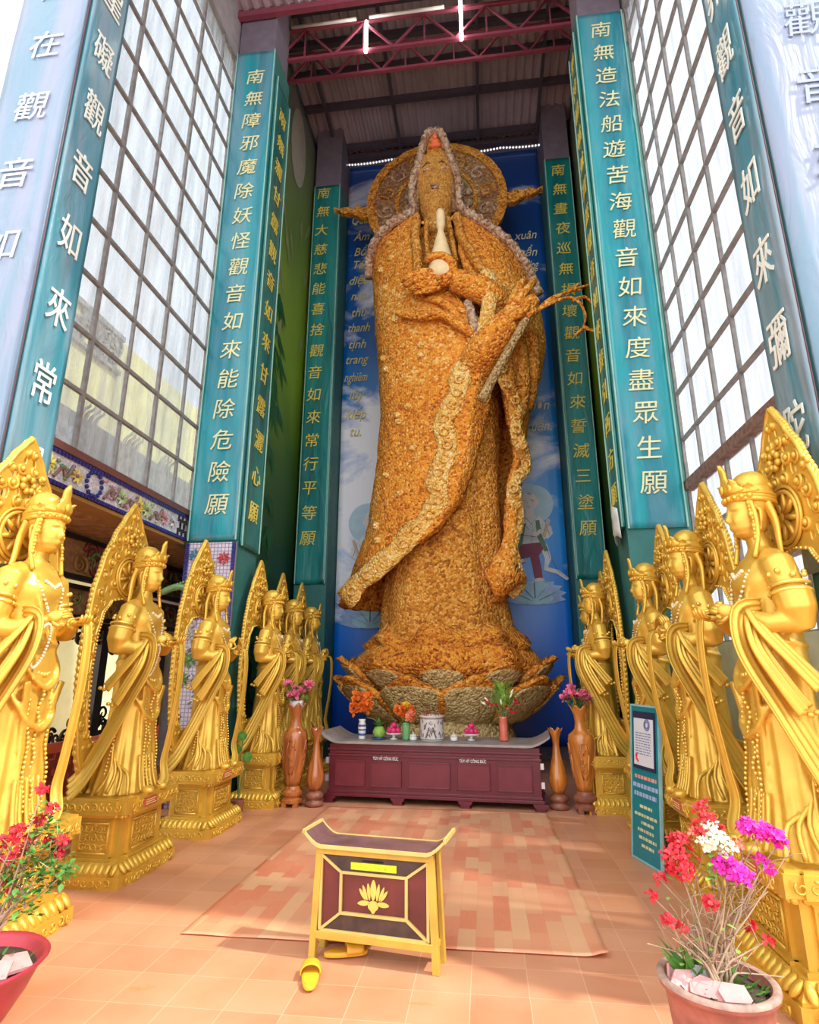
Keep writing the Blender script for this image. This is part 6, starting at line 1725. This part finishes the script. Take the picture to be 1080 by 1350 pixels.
for mt, nm, L in ((REDP, 'red_blossom', (((.98, 3.05, 1.02), .02, 5), ((.95, 3.05, 1.0), .025, 8), ((.97, 3.03, .96), .03, 14), ((.84, 3.03, .86), .05, 34), ((.80, 3.0, .82), .045, 30), ((.86, 3.0, .80), .035, 14), ((.83, 2.98, .76), .04, 26), ((.79, 3.0, .77), .025, 10), ((.73, 3.0, .725), .02, 8), ((.69, 3.02, .65), .02, 8), ((.74, 2.98, .57), .025, 12), ((.79, 2.96, .555), .016, 6), ((.92, 2.95, .66), .028, 14), ((1.11, 3.1, .53), .022, 9), ((1.16, 3.05, .49), .014, 5), ((.92, 3.0, .93), .03, 12), ((1.02, 3.05, .92), .02, 6))),
                  (MAG, 'magenta_blossom', (((1.14, 3.06, .93), .04, 30), ((1.20, 3.05, .915), .045, 40), ((1.25, 3.05, .895), .035, 30), ((1.27, 3.05, .87), .02, 10), ((1.0, 2.97, .80), .04, 34), ((1.04, 2.96, .77), .045, 40), ((1.08, 2.98, .745), .03, 22), ((1.18, 3.05, .80), .02, 9), ((1.21, 3.05, .77), .02, 9))),
                  (WHT, 'cream_blossom', (((.97, 3.02, .93), .035, 26), ((.99, 3.0, .885), .045, 36), ((1.02, 3.0, .86), .035, 26), ((.94, 3.0, .87), .03, 18))),
                  (CORAL, 'coral_blossom', (((1.09, 3.05, .86), .02, 9), ((.9, 3.03, .91), .015, 6), ((.97, 3.03, .985), .02, 8)))):
    for (c, r, n) in L:
        b = MB(); bracts(b, R3(c), (r, r, r * .75), n, rb, .022); b.build(nm, mt, t, fix=False)
b = MB()
for k in range(46): p = rb.choice(tips); q = Vector(p) * rb.uniform(.4, 1.0); q.z = lerp(.32, p[2], rb.uniform(.3, 1)); leafm(b, q, (rb.uniform(-1, 1), rb.uniform(-1, 1), rb.uniform(-.2, .6)), rb.uniform(.02, .045), .012)
for k in range(12): leafm(b, (rb.uniform(-.02, .08), rb.uniform(-.08, 0), .78 - .32 + .32 + rb.uniform(-.08, .06)), (rb.uniform(-1, 1), -1, .2), .05, .016)
b.build('foliage', LEAFL, t, fix=False)
b = MB()
for k in range(120): a = rb.uniform(0, 6.3); q = rb.uniform(.02, .18); leafm(b, (q * cos(a), q * sin(a), .31), (cos(a), sin(a), rb.uniform(.5, 2)), rb.uniform(.03, .06), .010)
for k in range(26): b.add([(-.08 + rb.uniform(-.05, .05), rb.uniform(-.02, .06), .31), (-.08 + rb.uniform(-.05, .05), .02, .31), (-.10 + rb.uniform(-.14, .10), rb.uniform(-.05, .1), rb.uniform(.40, .48))], [(0, 1, 2)])
b.build('ground_greens', LEAFG, t, fix=False)
for (x, y, rz_, tilt, L, mt) in ((-.13, -.04, .5, .9, .16, SHARD), (-.06, -.08, -.3, .5, .14, SHARD), (.03, -.11, .2, .4, .12, SHARD), (-.15, .02, .8, 1.0, .12, SHARD), (-.05, .0, .3, 1.2, .13, SHARDE)):
    b = MB(); b.prism([(-L / 2, -.03), (L * .45, -.045), (L * .5, .035), (-L * .2, .055), (-L * .5, .02)], lambda px, py, d: (px, py, d), -.006, .006)
    b.xf(Matrix.Translation((x, y, .335)) @ Matrix.Rotation(rz_, 4, 'Z') @ Matrix.Rotation(tilt, 4, 'X')); b.build('tile_shard', mt, t)
# shallow red basin
QX, QY = -2.52, 2.96
t = tag(empty('potted_bougainvillea', (QX, QY, 0)), 'wide shallow red basin of red-flowered bougainvillea with green leaves', 'potted plant')
b = MB(); b.lathe([(.19, 0), (.21, .01), (.28, .12), (.325, .215), (.35, .238), (.36, .25), (.35, .26), (.325, .245), (.30, .20), (.01, .18)], n=48); b.build('basin', plain('red_plastic_basin', (.40, .035, .06), .35, var=.15, scale=8), t, smooth=True)
b = MB(); b.lathe([(.29, .18), (.305, .205), (.2, .22), (0, .225)], n=32); b.build('soil', EARTH, t, smooth=True)
def L3(p): return (p[0] - QX, p[1] - QY, p[2])
red = [L3(p) for p in ((-2.28, 3.0, 1.02), (-2.21, 3.0, .93), (-2.27, 3.0, .87), (-2.39, 3.0, .82), (-2.31, 3.0, .79), (-2.20, 3.0, .78), (-2.13, 3.0, .79), (-2.14, 3.0, .73), (-2.45, 3.0, .77), (-2.39, 3.0, .70), (-2.40, 3.0, .58), (-2.47, 3.0, .72), (-2.33, 2.95, .84), (-2.35, 3, .74), (-2.5, 3, .66), (-2.36, 2.95, .80), (-2.43, 2.98, .68))]
twigs(t, (.04, 0, .21), red + [L3((-2.2, 2.95, .6)), L3((-2.09, 3, .64))], rb, .008)
for c in red:
    b = MB(); bracts(b, c, (.025, .025, .02), 11, rb, .022); b.build('red_blossom', REDP, t, fix=False)
b = MB()
for k in range(330):
    c = rb.choice([L3(p) for p in ((-2.12, 3., .66), (-2.2, 2.97, .60), (-2.27, 3., .70), (-2.3, 3., .62), (-2.18, 3., .70), (-2.24, 2.96, .52), (-2.2, 3., .82), (-2.4, 3, .6), (-2.28, 3.05, .86))]); d = rnds(rb)
    leafm(b, Vector(c) + d * .08, (rb.uniform(-1, 1), rb.uniform(-1, 1), rb.uniform(-.4, .6)), rb.uniform(.03, .055), .015)
b.build('foliage', LEAFG, t, fix=False)
b = MB()
for k in range(90): a = rb.uniform(0, 6.3); q = rb.uniform(.05, .27); leafm(b, (q * cos(a), q * sin(a), .21), (cos(a), sin(a), rb.uniform(.5, 2)), rb.uniform(.04, .08), .012)
b.build('ground_greens', LEAFG, t, fix=False)
for (x, y, rz_, tilt, L) in ((.20, -.06, .6, .35, .16), (.12, -.14, .2, .5, .14), (.24, .04, 1.1, .3, .13), (.05, -.18, -.2, .6, .12)):
    b = MB(); b.prism([(-L / 2, -.05), (L * .4, -.06), (L * .5, .045), (-L * .2, .07), (-L * .5, .03)], lambda px, py, d: (px, py, d), -.008, .008)
    b.xf(Matrix.Translation((x, y, .25)) @ Matrix.Rotation(rz_, 4, 'Z') @ Matrix.Rotation(tilt, 4, 'X')); b.build('tile_shard', SHARD, t)
# tall bamboo plant by the near pillar
t = tag(empty('bamboo_plant', (2.40, 3.16, 0)), 'slender plant with yellow green leaves beside the wide lilac banner', 'plant')
b = MB(); b.lathe([(.10, 0), (.12, .02), (.14, .25), (.15, .26), (.13, .25), (.01, .23)], n=24); b.build('pot', POTR, t, smooth=True)
b = MB(); b.tube(spline([(0, 0, .22), (.02, .0, 1.0), (-.05, .08, 1.9), (-.16, .16, 2.62)], 8), .012, 7); b.build('stem', STEMG, t, smooth=True)
b = MB()
for k in range(26): leafm(b, (-.16 + rb.uniform(-.05, .06), .16 + rb.uniform(-.04, .04), rb.uniform(2.2, 2.62)), (rb.uniform(-.6, .6), rb.uniform(-.4, .4), rb.uniform(.1, 1)), rb.uniform(.12, .22), .022)
b.build('foliage', plain('olive_leaf', (.34, .36, .12), .5, var=.3, scale=10), t, fix=False)
# small taro between two statues
t = tag(empty('taro_plant', (-2.93, 7.16, 0)), 'small green taro leaf plant between two gold statues beside the mosaic panel', 'plant')
b = MB(); b.lathe([(.05, 0), (.06, .01), (.075, .14), (.08, .15), (.06, .14), (.01, .13)], n=20); b.build('pot', POTR, t, smooth=True)
b = MB(); lf_ = MB()
for (x, y, z) in ((.02, -.03, .86), (-.06, .02, .70), (.08, .02, .62)):
    b.tube(spline([(0, 0, .13), (x * .4, y * .4, z * .6), (x, y, z)], 5), .006, 5)
    lf_.prism([(x + .06 * cos(q) * (1 + .2 * sin(q)), z + .055 * sin(q) - .02 * abs(cos(q))) for q in [2 * pi * i / 20 for i in range(20)]], lambda px, pz, d: (px, y - .02 + d + (pz - z) * .3, pz), -.002, .002)
b.build('stem', STEMG, t); lf_.build('leaf', LEAFG, t)
